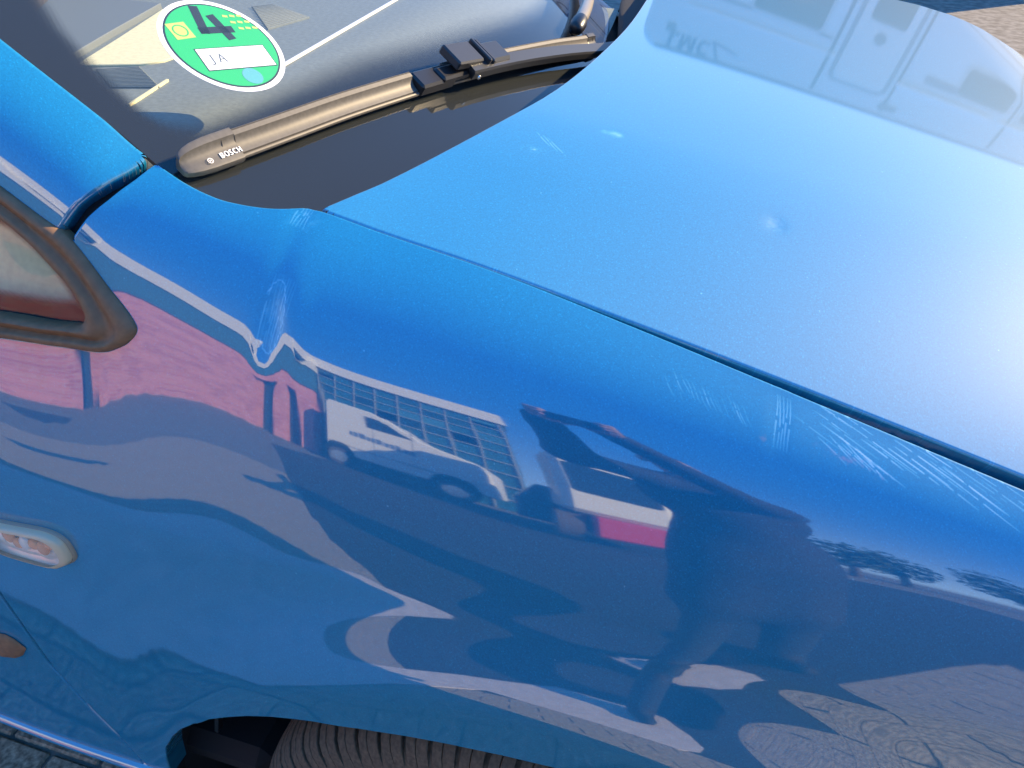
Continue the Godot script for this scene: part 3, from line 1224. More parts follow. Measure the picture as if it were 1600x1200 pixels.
func pillar_edge_z(y: float) -> float:
	return pchip([0.9, 1.06, 1.0755, 1.0935, 1.126, 1.158, 1.188, 1.28, 1.40, 1.66], [0.700, 0.702, 0.704, 0.7012, 0.6968, 0.6948, 0.6936, 0.6836, 0.664, 0.60], y) - 0.0035


func build_windscreen() -> void:
	var node := Node3D.new()
	node.name = numbered("windscreen")
	car.add_child(node)
	for layer in 2:
		var pos := []
		var nor := []
		var field := []
		var par := []
		var stp := 0.006
		for i in 136:
			var z := 0.712 - i * 0.010 if i > 40 else 0.712 - i * stp
			if i > 40:
				z = 0.712 - 40 * stp - (i - 40) * 0.012
			var p := PackedVector3Array()
			var n := PackedVector3Array()
			var f := PackedFloat32Array()
			var q := PackedVector2Array()
			for j in 90:
				var y := 0.90 + j * 0.0085
				p.append(glass(y, z, -0.0008 - 0.0045 * layer))
				n.append(glass_normal(z))
				q.append(Vector2(z, y))
				f.append(pillar_edge_z(y) - absf(z))
			pos.append(p)
			nor.append(n)
			field.append(f)
			par.append(q)
		var sh := Shape.new()
		cut_panel(sh, pos, nor, par, field, 0.0, 0.0)
		if layer == 0:
			part("pane", sh, M.glass, node)
			continue
		var keep := Shape.new()
		keep.own_normals = true
		for k in range(0, sh.v.size(), 3):
			var cs := []
			var any := false
			for m in 3:
				var q := sh.uv[k + m]
				var d := -to_line(FRIT_LINE, q) if q.x > -0.5 else -to_line(FRIT_LINE, Vector2(-q.x, q.y))
				# wide dot band along the foot, narrow one up the pillar
				var wide := 0.030 + 0.030 * smooth((0.66 - q.x) / 0.3) * smooth((1.16 - q.y) / 0.06)
				var a := clampf(1.0 - 0.5 * (d * 1.35) / wide, 0.0, 1.0) if d > 0.0 else 1.0
				if a > 0.5:
					any = true
				cs.append(Color(1, 1, 1, a))
			if any:
				for m in 3:
					keep.v.append(sh.v[k + m])
					keep.n.append(sh.n[k + m])
					keep.uv.append(Vector2(sh.uv[k + m].x, sh.uv[k + m].y * 1.83) / 0.0013)
					keep.c.append(cs[m])
		part("black_print_border", keep, M.frit, node)


func glass_frame(y: float, z: float, up_px: Vector3, off: float) -> Transform3D:   # z axis out of the glass, y axis towards up_px
	var n := glass_normal(z)
	var u := (up_px - n * up_px.dot(n)).normalized()
	return Transform3D(Basis(u.cross(n), u, n), glass(y, z, off))


func text_mesh(s: String, size: float, depth: float, font := "Droid Sans", bold := true) -> TextMesh:
	var t := TextMesh.new()
	var sf := SystemFont.new()
	sf.font_names = PackedStringArray([font])
	sf.font_weight = 700 if bold else 400
	t.font = sf
	t.text = s
	t.font_size = 64
	t.pixel_size = size / 64.0
	t.depth = depth
	t.curve_step = 2.0
	return t


func disc(r: float, depth: float, n := 64) -> PackedVector2Array:
	var p := PackedVector2Array()
	for k in n:
		p.append(Vector2(cos(TAU * k / n), sin(TAU * k / n)) * r)
	return p


func build_sticker() -> void:
	# round emissions sticker inside the glass; its upright follows the slant it was stuck on with
	var node := Node3D.new()
	node.name = numbered("emissions_sticker")
	car.add_child(node)
	var t := glass_frame(1.1503, 0.5042, STICK_UP, -0.0022)
	node.transform = t
	var R := STICK_R
	var sh := Shape.new()
	sh.slab(disc(R, 0), Transform3D.IDENTITY, 0.0006)
	part("white_rim", sh, M.white, node)
	sh = Shape.new()
	var ring := disc(R * 0.915, 0)
	sh.slab(ring, Transform3D(Basis.IDENTITY, Vector3(0, 0, 0.0002)), 0.0001)
	part("dark_ring", sh, M.ink, node)
	sh = Shape.new()
	sh.slab(disc(R * 0.885, 0), Transform3D(Basis.IDENTITY, Vector3(0, 0, 0.0004)), 0.0001)
	part("green_field", sh, M.green, node)
	sh = Shape.new()
	for st in [[-0.06, 0.86, -0.17, 0.255, 0.15], [-0.24, 0.32, 0.37, 0.32, 0.14], [0.12, 0.65, 0.23, 0.10, 0.15]]:
		sh.bar(Vector3(st[0] * R, st[1] * R, 0.0006), Vector3(st[2] * R, st[3] * R, 0.0006), st[4] * R, 0.0002, Vector3(0, 0, 1))
	part("numeral", sh, M.ink, node)
	sh = Shape.new()
	sh.slab(PackedVector2Array([Vector2(-0.56, -0.52), Vector2(0.70, -0.52), Vector2(0.70, -0.05), Vector2(-0.56, -0.05)].map(func(v: Vector2) -> Vector2: return v * R)), Transform3D(Basis.IDENTITY, Vector3(0, 0, 0.0006)), 0.0001)
	part("number_field_border", sh, M.ink, node)
	sh = Shape.new()
	sh.slab(PackedVector2Array([Vector2(-0.545, -0.505), Vector2(0.685, -0.505), Vector2(0.685, -0.065), Vector2(-0.545, -0.065)].map(func(v: Vector2) -> Vector2: return v * R)), Transform3D(Basis.IDENTITY, Vector3(0, 0, 0.0008)), 0.0001)
	part("number_field", sh, M.white, node)
	part_mesh("faded_letters", text_mesh("J A", R * 0.24, 0.0001, "Droid Sans", false), mat(0.10, 0.13, 0.13, 0.6), node, Transform3D(Basis.IDENTITY, Vector3(-R * 0.26, -R * 0.28, 0.0010)))
	sh = Shape.new()
	var tp := Transform3D(Basis(Vector3(0, 0, 1), 0.1), Vector3(-R * 0.56, R * 0.34, 0.0006))
	sh.slab(PackedVector2Array([Vector2(-0.17, -0.17), Vector2(0.17, -0.17), Vector2(0.17, 0.17), Vector2(-0.17, 0.17)].map(func(v: Vector2) -> Vector2: return v * R)), tp, 0.0001)
	part("seal_patch", sh, M.yellow, node)
	sh = Shape.new()
	var tor := []
	for k in 33:
		var a := TAU * k / 32.0
		var c := Vector3(cos(a), sin(a), 0)
		tor.append(PackedVector3Array([tp * (c * R * 0.125 + Vector3(0, 0, 0.0002)), tp * (c * R * 0.105 + Vector3(0, 0, 0.0002))]))
	sh.loft(tor, false)
	part("seal_ring", sh, M.green, node)
	# faded security print and a hologram spot
	for k in 9:
		sh = Shape.new()
		var row := k / 3
		var u := 0.34 + 0.13 * (k % 3) + 0.07 * row
		sh.bar(Vector3(u * R, (0.62 - 0.14 * row) * R, 0.0006), Vector3((u + 0.09) * R, (0.60 - 0.14 * row) * R, 0.0006), R * 0.05, 0.0001, Vector3(0, 0, 1))
		part("security_print", sh, M.yellow, node)
	sh = Shape.new()
	sh.slab(disc(R * 0.17, 0, 32), Transform3D(Basis.IDENTITY, Vector3(R * 0.12, -R * 0.69, 0.0006)), 0.0001)
	part("hologram", sh, mat(0.22, 0.62, 0.50, 0.25, 0.5), node)


const STICK_R := 0.0687
const STICK_UP := Vector3(-0.60, 0.445, -0.32)


# wipers ------------------------------------------------------------------
func blade_y(z: float) -> float:
	return pchip([-0.9, -0.4, -0.176, 0.0, 0.18, 0.34, 0.52, 0.681, 0.72], [0.90, 0.985, 1.0115, 1.037, 1.0575, 1.0705, 1.0775, 1.0785, 1.078], z)


func blade_at(z: float, u: float, h: float) -> Vector3:
	var n := glass_normal(z)
	var t := (glass(blade_y(z + 0.01), z + 0.01) - glass(blade_y(z - 0.01), z - 0.01)).normalized()
	var up := t.cross(n).normalized()
	if up.y < 0.0:
		up = -up
	return glass(blade_y(z), z) + up * u + n * h


func blade_basis(z: float) -> Basis:   # x towards the middle of the car, y up the glass, z out of it
	var o := blade_at(z, 0, 0)
	var y := (blade_at(z, 0.01, 0) - o).normalized()
	var n := glass_normal(z)
	return Basis(y.cross(n).normalized(), y, n)


func blade_loft(sh: Shape, prof: Array, zs: Array, scales: Array) -> void:
	var rings := []
	for i in zs.size():
		var ring := PackedVector3Array()
		for p in prof:
			ring.append(blade_at(zs[i], p[0] * scales[i], 0.004 + (p[1] - 0.004) * lerpf(1.0, scales[i], 0.6)))
		rings.append(ring)
	sh.loft(rings, true, true)


func build_wipers() -> void:
	var node := Node3D.new()
	node.name = numbered("wiper")
	car.add_child(node)
	var body := [[-0.0125, 0.0060], [-0.0135, 0.0085], [-0.0128, 0.0105], [-0.0112, 0.0112], [-0.0104, 0.0098], [-0.0094, 0.0098], [-0.0088, 0.0118], [-0.0060, 0.0122], [-0.0025, 0.0128], [0.0010, 0.0142], [0.0040, 0.0168], [0.0058, 0.0200], [0.0064, 0.0212], [0.0112, 0.0222], [0.0122, 0.0216], [0.0126, 0.0224], [0.0133, 0.0222], [0.0135, 0.0205], [0.0120, 0.0120], [0.0060, 0.0052]]
	var sh := Shape.new()
	var zs := []
	var sc := []
	for k in 24:
		zs.append(0.645 - 0.29 * k / 23.0)
		sc.append(1.0)
	blade_loft(sh, body, zs, sc)
	part("blade_spoiler", sh, M.blade, node, 28.0)
	sh = Shape.new()
	zs = []
	sc = []
	for k in 30:
		zs.append(0.29 - 0.465 * k / 29.0)
		sc.append(1.0)
	blade_loft(sh, body, zs, sc)
	part("blade_spoiler", sh, M.blade, node, 28.0)
	sh = Shape.new()
	blade_loft(sh, [[-0.0007, 0.0002], [-0.0012, 0.0052], [0.0012, 0.0052], [0.0007, 0.0002]], [0.66, 0.4, 0.2, 0.0, -0.17], [1, 1, 1, 1, 1])
	part("rubber_lip", sh, M.matt_black, node)
	# end caps
	var cap := [[-0.0140, 0.0045], [-0.0150, 0.0088], [-0.0140, 0.0118], [-0.0118, 0.0128], [-0.0060, 0.0136], [-0.0010, 0.0142], [0.0030, 0.0160], [0.0056, 0.0196], [0.0066, 0.0222], [0.0124, 0.0232], [0.0142, 0.0228], [0.0142, 0.0200], [0.0128, 0.0120], [0.0075, 0.0042]]
	sh = Shape.new()
	blade_loft(sh, cap, [0.693, 0.691, 0.685, 0.676, 0.662, 0.64, 0.630, 0.6295], [0.45, 0.66, 0.82, 0.95, 1.03, 1.05, 1.05, 0.9])
	part("end_cap", sh, M.blade, node, 40.0)
	sh = Shape.new()
	blade_loft(sh, cap, [-0.151, -0.152, -0.17, -0.188, -0.191], [0.9, 1.04, 1.04, 1.0, 0.7])
	part("end_cap", sh, M.blade_clip, node, 40.0)
	# maker's lettering printed on the cap
	var b := blade_basis(0.655)
	var flat := Basis(b.x, 0.10) * b
	var white := mat(0.85, 0.83, 0.78, 0.5)
	part_mesh("lettering", text_mesh("BOSCH", 0.0082, 0.0003), white, node, Transform3D(flat, blade_at(0.6415, -0.0062, 0.0147)))
	var tor := []
	for k in 25:
		var a := TAU * k / 24.0
		var c := flat.x * cos(a) + flat.y * sin(a)
		tor.append(PackedVector3Array([blade_at(0.666, -0.0075, 0.0151) + c * 0.0030, blade_at(0.666, -0.0075, 0.0151) + c * 0.0024]))
	sh = Shape.new()
	sh.loft(tor, false)
	for s in [-1.0, 1.0]:
		sh.bar(blade_at(0.666, -0.0075, 0.0150) + flat.x * 0.001 * s - flat.y * 0.0016, blade_at(0.666, -0.0075, 0.0150) + flat.x * 0.001 * s + flat.y * 0.0016, 0.0005, 0.0003, flat.z)
	sh.bar(blade_at(0.666, -0.0075, 0.0150) - flat.x * 0.001, blade_at(0.666, -0.0075, 0.0150) + flat.x * 0.001, 0.0005, 0.0003, flat.z)
	part("emblem", sh, white, node)
	# clip that joins the blade to its arm
	sh = Shape.new()
	var bb := blade_basis(0.30)
	sh.box(Transform3D(bb, blade_at(0.318, -0.001, 0.013)), Vector3(0.075, 0.028, 0.018), 0.003)
	sh.box(Transform3D(bb, blade_at(0.285, -0.004, 0.020)), Vector3(0.06, 0.022, 0.012), 0.003)
	part("joint_base", sh, M.black, node)
	sh = Shape.new()
	bb = blade_basis(0.26)
	var tilt := Basis(bb.y, 0.05) * bb
	sh.box(Transform3D(tilt, blade_at(0.262, 0.006, 0.0355)), Vector3(0.060, 0.036, 0.013), 0.0022)
	part("joint_clip", sh, M.blade_clip, node)
	sh = Shape.new()
	bb = blade_basis(0.215)
	sh.box(Transform3D(bb, blade_at(0.2245, 0.004, 0.0360)), Vector3(0.006, 0.042, 0.014), 0.0016)
	sh.box(Transform3D(bb, blade_at(0.214, 0.003, 0.0350)), Vector3(0.007, 0.042, 0.011), 0.0016)
	part("joint_rib", sh, M.blade_clip, node)
	sh = Shape.new()
	bb = blade_basis(0.19)
	sh.box(Transform3D(bb, blade_at(0.192, 0.001, 0.0300)), Vector3(0.05, 0.036, 0.018), 0.004)
	part("arm_head", sh, M.arm, node)
	# the arm, a folded strip running down beside the blade to its pivot under the bonnet
	sh = Shape.new()
	var rings := []
	for k in 14:
		var t := k / 13.0
		var z := lerpf(0.262, -0.42, t)
		var u := lerpf(-0.012, -0.034, smooth(t * 1.1))
		var w := lerpf(0.011, 0.010, t)
		var h := lerpf(0.034, 0.030, t)
		var ring := PackedVector3Array()
		for p in [[-1.0, -0.013], [-1.0, -0.003], [-0.82, 0.0], [0.75, 0.0015], [1.0, -0.002], [1.0, -0.013], [0.85, -0.013], [0.82, -0.004], [-0.85, -0.004], [-0.88, -0.013]]:
			ring.append(blade_at(z, u + p[0] * w, h + p[1]))
		rings.append(ring)
	sh.loft(rings, true, true)
	part("wiper_arm", sh, M.arm, node, 30.0)
	sh = Shape.new()
	sh.tube(PackedVector3Array([blade_at(0.246, -0.020, 0.022), blade_at(0.246, -0.0245, 0.022)]), [0.004, 0.003], 12)
	part("rivet", sh, M.silver, node)
	# the wiper on the driver's side comes to rest beside it
	node = Node3D.new()
	node.name = numbered("wiper")
	car.add_child(node)
	node.set_meta("label", "end of the second wiper, beyond the first")
	sh = Shape.new()
	var path := PackedVector3Array()
	var rad := []
	for k in 20:
		var t := k / 19.0
		path.append(glass(lerpf(1.0335, 1.04, t), lerpf(-0.185, -0.85, t), 0.026))
		rad.append(0.0115)
	rad[0] = 0.009
	sh.tube(path, rad, 16)
	part("blade_spoiler", sh, mat(0.26, 0.23, 0.18, 0.3), node, 60.0)
	sh = Shape.new()
	sh.tube(PackedVector3Array([glass(1.0325, -0.152, 0.018), glass(1.0325, -0.158, 0.019), glass(1.033, -0.178, 0.022), glass(1.0335, -0.196, 0.025)]), [0.007, 0.0125, 0.0145, 0.0125], 16)
	part("end_cap", sh, M.black, node, 60.0)
	sh = Shape.new()
	sh.box(Transform3D(blade_basis(-0.18), glass(1.031, -0.19, 0.010)), Vector3(0.05, 0.012, 0.014), 0.003)
	part("rubber_lip", sh, M.matt_black, node)


# side indicator ------------------------------------------------------------
func build_lamp() -> void:
	var node := Node3D.new()
	node.name = numbered("side_indicator_lamp")
	car.add_child(node)
	var outline := rounded(LAMP, 1)
	var mid := Vector2.ZERO
	for p in outline:
		mid += p
	mid /= outline.size()
	var skin := func(scales: Array) -> Array:
		var rings := []
		for w in scales:
			var ring := PackedVector3Array()
			for p in outline:
				var q: Vector2 = mid + (p - mid) * w[0]
				ring.append(side(q.x, q.y) + side_normal(q.x, q.y) * w[1])
			rings.append(ring)
		return rings
	var sh := Shape.new()
	sh.loft(skin.call([[1.05, -0.001], [1.045, 0.0022], [1.0, 0.0040], [0.96, 0.0030]]))
	part("gasket", sh, mat(0.30, 0.27, 0.20, 0.4), node, 60.0)
	sh = Shape.new()
	sh.loft(skin.call([[0.985, 0.0030], [0.965, 0.0080], [0.93, 0.0108], [0.86, 0.0122], [0.80, 0.0126]]))
	part("lens_edge", sh, M.lamp_rim, node, 60.0)
	sh = Shape.new()
	sh.loft(skin.call([[0.80, 0.0124], [0.6, 0.0132], [0.3, 0.0138], [0.02, 0.0140]]))
	part("lens", sh, M.lens, node, 60.0)
	sh = Shape.new()
	var rr := skin.call([[0.93, 0.0060], [0.75, 0.0022], [0.5, 0.0035], [0.3, 0.0018], [0.02, 0.0034]]) as Array
	for i in range(1, rr.size()):
		for k in rr[i].size():
			rr[i][k] += Vector3(rng.randf_range(-0.0012, 0.0012), rng.randf_range(-0.0012, 0.0012), rng.randf_range(-0.0008, 0.0012))
	sh.loft(rr)
	part("reflector", sh, M.facet, node, 10.0)
	for k in 9:
		var t := k / 8.0
		var q := Vector2(-0.283, 0.522).lerp(Vector2(-0.372, 0.585), t) + Vector2(rng.randf_range(-0.003, 0.003), rng.randf_range(-0.009, 0.009))
		var c := side(q.x, q.y) + side_normal(q.x, q.y) * 0.0062
		sh = Shape.new()
		var rings := []
		for i in 9:
			var a := PI * i / 8.0
			var ring := PackedVector3Array()
			for m in 12:
				ring.append(c + Vector3(cos(a) * 0.0075, sin(a) * cos(TAU * m / 12.0) * (0.0105 if k % 2 else 0.0075), sin(a) * sin(TAU * m / 12.0) * 0.0045))
			rings.append(ring)
		sh.loft(rings)
		part("bulb_facet", sh, M.amber if rng.randf() < 0.55 else M.facet, node, 25.0)


# wheel -----------------------------------------------------------------------
func build_wheel() -> void:
	var node := Node3D.new()
	node.name = numbered("front_wheel")
	car.add_child(node)
	node.position = Vector3(WHEEL.x - 0.02, WHEEL.y + 0.010, 0.004)
	var lathe := func(prof: Array, segs: int, a0: float, a1: float) -> Array:
		var rings := []
		for k in segs + 1:
			var a := lerpf(a0, a1, float(k) / segs)
			var ring := PackedVector3Array()
			for p in prof:
				ring.append(Vector3(cos(a) * p[0], sin(a) * p[0], p[1]))
			rings.append(ring)
		return rings
	var sh := Shape.new()
	sh.loft(lathe.call([[0.205, 0.845], [0.225, 0.868], [0.262, 0.879], [0.292, 0.8745], [0.303, 0.868], [0.318, 0.855], [0.325, 0.835], [0.328, 0.80], [0.328, 0.72], [0.318, 0.67], [0.27, 0.655], [0.205, 0.68]], 120, 0.0, TAU), false)
	part("tyre", sh, M.tyre, node, 50.0)
	sh = Shape.new()
	sh.loft(lathe.call([[0.0, 0.82], [0.05, 0.825], [0.06, 0.80], [0.16, 0.79], [0.195, 0.83], [0.212, 0.85], [0.215, 0.845], [0.205, 0.70]], 60, 0.0, TAU), false)
	part("rim", sh, M.silver, node, 40.0)
	# shoulder blocks: a wide and a narrow groove in turn
	var pitch := TAU / 60.0
	var far_ := Shape.new()
	for k in 120:
		var a0 := (k / 2) * pitch + (0.0 if k % 2 == 0 else pitch * 0.46)
		var a1 := a0 + pitch * (0.43 if k % 2 == 0 else 0.36)
		var blk := Shape.new()
		var rings := []
		for p in [[0.337, 0.775], [0.337, 0.815], [0.3355, 0.833], [0.331, 0.848], [0.3225, 0.861], [0.312, 0.8685], [0.300, 0.8725], [0.288, 0.876]]:
			var lean: float = (p[1] - 0.80) * 0.25
			var inn := Vector2(p[0], p[1]) + Vector2(0.303 - p[0], 0.80 - p[1]).normalized() * 0.011
			if p[0] == 0.288:
				inn = Vector2(p[0], p[1] - 0.002)
			var c := (a1 - a0) * 0.06
			rings.append(PackedVector3Array([
				Vector3(cos(a0 + lean) * inn.x, sin(a0 + lean) * inn.x, inn.y), Vector3(cos(a0 + lean) * (p[0] - 0.0012), sin(a0 + lean) * (p[0] - 0.0012), p[1]),
				Vector3(cos(a0 + lean + c) * p[0], sin(a0 + lean + c) * p[0], p[1]), Vector3(cos(a1 + lean - c) * p[0], sin(a1 + lean - c) * p[0], p[1]),
				Vector3(cos(a1 + lean) * (p[0] - 0.0012), sin(a1 + lean) * (p[0] - 0.0012), p[1]), Vector3(cos(a1 + lean) * inn.x, sin(a1 + lean) * inn.x, inn.y)]))
		var ang := rad_to_deg(a0)
		if ang > 60.0 and ang < 190.0:
			blk.loft(rings, true, true)
			part("tread_block", blk, M.tyre, node, 30.0)
		else:
			far_.loft(rings, true, true)
	var o := part("tread", far_, M.tyre, node, 30.0)
	o.set_meta("kind", "stuff")
	# liner of the wheel arch
	sh = Shape.new()
	var rings := []
	for d in [[0.0, 1.0, 0.004], [0.028, 1.03, 0.004], [0.10, 1.10, 0.0], [0.40, 1.12, 0.0], [0.42, 0.3, 0.0]]:
		var ring := PackedVector3Array()
		for p in rounded(ARCH, 1):
			var s := side(p.x, p.y)
			var c := Vector2(s.x, s.y) - WHEEL
			c *= d[1]
			ring.append(Vector3(WHEEL.x + c.x, WHEEL.y + c.y + d[2], s.z - 0.012 - d[0]))
		rings.append(ring)
	sh.loft(rings, false)
	part("wheel_arch_liner", sh, M.matt_black, car, 40.0)
	sh = Shape.new()
	sh.bar(Vector3(-0.185, 0.40, 0.80), Vector3(-0.215, 0.27, 0.80), 0.012, 0.006, Vector3(1, 0, 0))
	sh.bar(Vector3(-0.172, 0.375, 0.81), Vector3(-0.160, 0.35, 0.79), 0.01, 0.006, Vector3(1, 0, 0))
	part("liner_rib", sh, M.black, car)
	sh = Shape.new()
	sh.box(Transform3D(Basis.IDENTITY, Vector3(0.22, 0.28, 0.50)), Vector3(1.2, 0.80, 0.02))
	sh.box(Transform3D(Basis.IDENTITY, Vector3(-0.30, 0.28, 0.68)), Vector3(0.02, 0.74, 0.32))
	sh.box(Transform3D(Basis.IDENTITY, Vector3(-0.27, -0.03, 0.66)), Vector3(0.04, 0.10, 0.34))
	part("inner_wing", sh, M.matt_black, car)


# inside the car, seen through the glass -------------------------------------
func dash_y(x: float) -> float:
	return 0.995 + 0.082 * smooth((-0.0 - x) / 0.28) - 0.25 * smooth((-0.80 - x) / 0.3)


func build_inside() -> void:
	var sh := Shape.new()
	var rings := []
	for i in 40:
		var x := 0.02 - i * 0.026
		var ring := PackedVector3Array()
		for j in 21:
			var z := 0.672 - j * 0.0672
			var e := absf(z) / 0.672
			ring.append(Vector3(x + 0.05 * (1.0 - e * e), dash_y(x) - 0.02 * smooth((e - 0.9) * 10.0), z))
		rings.append(ring)
	sh.loft(rings, false)
	var node := part("dashboard", sh, M.dash, car, 60.0)
	var lay := func(pts: Array, h: float) -> PackedVector3Array:
		var out := PackedVector3Array()
		for p in pts:
			out.append(Vector3(p[0], 1.0775 + h, p[1]))
		return out
	var plate := func(called: String, pts: Array, h: float, m: Material) -> void:
		var poly := PackedVector2Array()
		for p in pts:
			poly.append(Vector2(p[0], -p[1]))
		var s := Shape.new()
		s.slab(poly, Transform3D(Basis(Vector3(1, 0, 0), Vector3(0, 0, -1), Vector3(0, 1, 0)), Vector3(0, 1.074 + h, 0)), h, 0.001)
		part(called, s, m, node)
	plate.call("painted_sun_patch", [[-0.499, 0.424], [-0.541, 0.286], [-0.60, 0.10], [-0.50, 0.20], [-0.403, 0.308], [-0.407, 0.362], [-0.425, 0.389]], 0.006, M.trim)  # pale plate painted as the patch of sun on the dashboard
	plate.call("dark_hood", [[-0.515, 0.424], [-0.556, 0.286], [-0.61, 0.09], [-0.82, 0.09], [-0.70, 0.30]], 0.012, M.dash_dark)
	plate.call("grille_plate", [[-0.470, 0.430], [-0.417, 0.390], [-0.335, 0.458], [-0.340, 0.492], [-0.395, 0.486]], 0.0015, M.dash_dark)
	for k in 15:
		var t := k / 14.0
		var a := Vector3(-0.463, 1.0775, 0.428).lerp(Vector3(-0.398, 1.0775, 0.483), t)
		var b := Vector3(-0.420, 1.0775, 0.397).lerp(Vector3(-0.342, 1.0775, 0.462), t)
		sh = Shape.new()
		sh.bar(a, b, 0.0026, 0.004, Vector3.UP, 0.0006)
		part("grille_slat", sh, M.dash, node)
	for k in 16:
		var t := k / 15.0
		sh = Shape.new()
		sh.bar(Vector3(-0.478, 1.078, 0.03).lerp(Vector3(-0.375, 1.078, 0.155), t), Vector3(-0.455, 1.078, 0.0).lerp(Vector3(-0.355, 1.078, 0.06), t), 0.003, 0.004, Vector3.UP, 0.0006)
		part("grille_slat", sh, M.dash, node)
	sh = Shape.new()
	sh.bar(Vector3(-0.250, 1.079, 0.325), Vector3(-0.290, 1.079, -0.28), 0.005, 0.004, Vector3.UP, 0.001)
	part("pale_dash_line", sh, mat(0.82, 0.82, 0.78, 0.35), node)  # thin pale bar lying across the dashboard top
	sh = Shape.new()
	sh.bar(Vector3(-0.330, 1.0785, 0.535), Vector3(-0.35, 1.0785, 0.435), 0.003, 0.003, Vector3.UP)
	part("trim_seam", sh, M.trim, node)
	# cabin trim behind the corner window
	sh = Shape.new()
	sh.box(Transform3D(Basis.IDENTITY, Vector3(-0.62, 0.80, 0.655)), Vector3(0.66, 0.36, 0.03), 0.01)
	part("door_trim", sh, M.trim, car)
	sh = Shape.new()
	sh.box(Transform3D(Basis(Vector3(0, 0, 1), -0.12), Vector3(-0.42, 0.955, 0.64)), Vector3(0.16, 0.012, 0.012), 0.004)
	part("trim_handle", sh, M.dash_dark, car)
	for s in [-1.0, 1.0]:
		sh = Shape.new()
		sh.box(Transform3D(Basis(Vector3(0, 0, 1), -0.25), Vector3(-1.45, 0.85, 0.36 * s)), Vector3(0.16, 0.75, 0.5), 0.06)
		sh.box(Transform3D(Basis.IDENTITY, Vector3(-1.15, 0.48, 0.36 * s)), Vector3(0.55, 0.16, 0.5), 0.05)
		part("seat", sh, mat(0.10, 0.10, 0.105, 0.9), car)


# the rest of the car, mostly out of view: it shades the ground and shows in reflections
func build_shell() -> void:
	var sh := Shape.new()
	var prof := [[-0.98, 1.60], [-1.6, 1.66], [-2.6, 1.65], [-3.05, 1.58]]
	for i in prof.size() - 1:
		var a := Vector3(prof[i][0], prof[i][1], 0)
		var b := Vector3(prof[i + 1][0], prof[i + 1][1], 0)
		sh.bar(a, b, 1.22, 0.06, Vector3.UP)
	part("roof", sh, M.paint, car)
	sh = Shape.new()
	for s in [-1.0, 1.0]:
		if s > 0.0:
			sh = Shape.new()
			sh.bar(Vector3(-0.645, 1.39, 0.69), Vector3(-1.0, 1.61, 0.585), 0.07, 0.07)
			part("roof_pillar", sh, M.paint, car)
		else:
			sh = Shape.new()
			sh.bar(Vector3(-0.10, 1.03, -0.74), Vector3(-1.0, 1.61, -0.585), 0.075, 0.07)
			part("roof_pillar", sh, M.paint, car)
		sh = Shape.new()
		sh.bar(Vector3(-1.35, 0.95, 0.80 * s), Vector3(-1.45, 1.62, 0.60 * s), 0.06, 0.11)
		part("roof_pillar", sh, M.paint, car)
		sh = Shape.new()
		sh.bar(Vector3(-2.35, 0.95, 0.80 * s), Vector3(-2.45, 1.62, 0.60 * s), 0.06, 0.12)
		part("roof_pillar", sh, M.paint, car)
		sh = Shape.new()
		sh.bar(Vector3(-3.25, 0.95, 0.78 * s), Vector3(-3.02, 1.60, 0.58 * s), 0.10, 0.20)
		part("roof_pillar", sh, M.paint, car)
	sh = Shape.new()
	# near side behind the view, far side, tail and nose
	sh.box(Transform3D(Basis.IDENTITY, Vector3(-2.03, 0.60, 0.845)), Vector3(2.70, 0.70, 0.10), 0.03)
	sh.box(Transform3D(Basis.IDENTITY, Vector3(-1.62, 0.56, -0.88)), Vector3(3.5, 0.66, 0.08), 0.03)
	sh.box(Transform3D(Basis.IDENTITY, Vector3(-3.38, 0.62, 0)), Vector3(0.10, 0.74, 1.70), 0.03)
	sh.box(Transform3D(Basis.IDENTITY, Vector3(0.60, 0.62, -1.16)), Vector3(0.60, 0.36, 0.06), 0.02)
	sh.box(Transform3D(Basis.IDENTITY, Vector3(1.06, 0.40, -0.1)), Vector3(0.12, 0.56, 1.70), 0.05)
	part("body_shell", sh, M.paint, car)
	sh = Shape.new()
	sh.box(Transform3D(Basis.IDENTITY, Vector3(-1.7, 0.18, 0)), Vector3(3.1, 0.06, 1.6), 0.02)
	sh.box(Transform3D(Basis.IDENTITY, Vector3(-0.05, 0.55, -0.02)), Vector3(0.06, 0.72, 1.34))
	part("underbody", sh, M.matt_black, car)
	# lower scuttle below the glass, in the gap behind the bonnet
	sh = Shape.new()
	sh.box(Transform3D(Basis(Vector3(0, 0, 1), -0.3), Vector3(0.13, 0.90, -0.02)), Vector3(0.26, 0.02, 1.36))
	part("scuttle", sh, M.matt_black, car)
	for xz in [[-2.62, 0.80], [-2.62, -0.80], [0.24, -0.80]]:
		sh = Shape.new()
		sh.tube(PackedVector3Array([Vector3(xz[0], WHEEL.y, xz[1] - 0.09), Vector3(xz[0], WHEEL.y, xz[1] - 0.07), Vector3(xz[0], WHEEL.y, xz[1] + 0.07), Vector3(xz[0], WHEEL.y, xz[1] + 0.09)]), [0.30, 0.33, 0.33, 0.30], 36)
		part("wheel", sh, M.tyre, car)


# ---------------------------------------------------------------- what the paintwork reflects
func brick_texture() -> ImageTexture:
	var im := Image.create(256, 256, false, Image.FORMAT_RGB8)
	var r := RandomNumberGenerator.new()
	r.seed = 5
	im.fill(Color(0.88, 0.82, 0.80))
	for row in 16:
		for col in 5:
			var c := Color(0.76, 0.40, 0.40).lerp(Color(0.88, 0.54, 0.52), r.randf())
			var x0 := int(col * 64 - (32 if row % 2 else 0))
			for y in range(row * 16 + 2, row * 16 + 16):
				for x in range(x0 + 2, x0 + 64):
					if x >= 0 and x < 256:
						im.set_pixel(x, y, c)
	return ImageTexture.create_from_image(im)


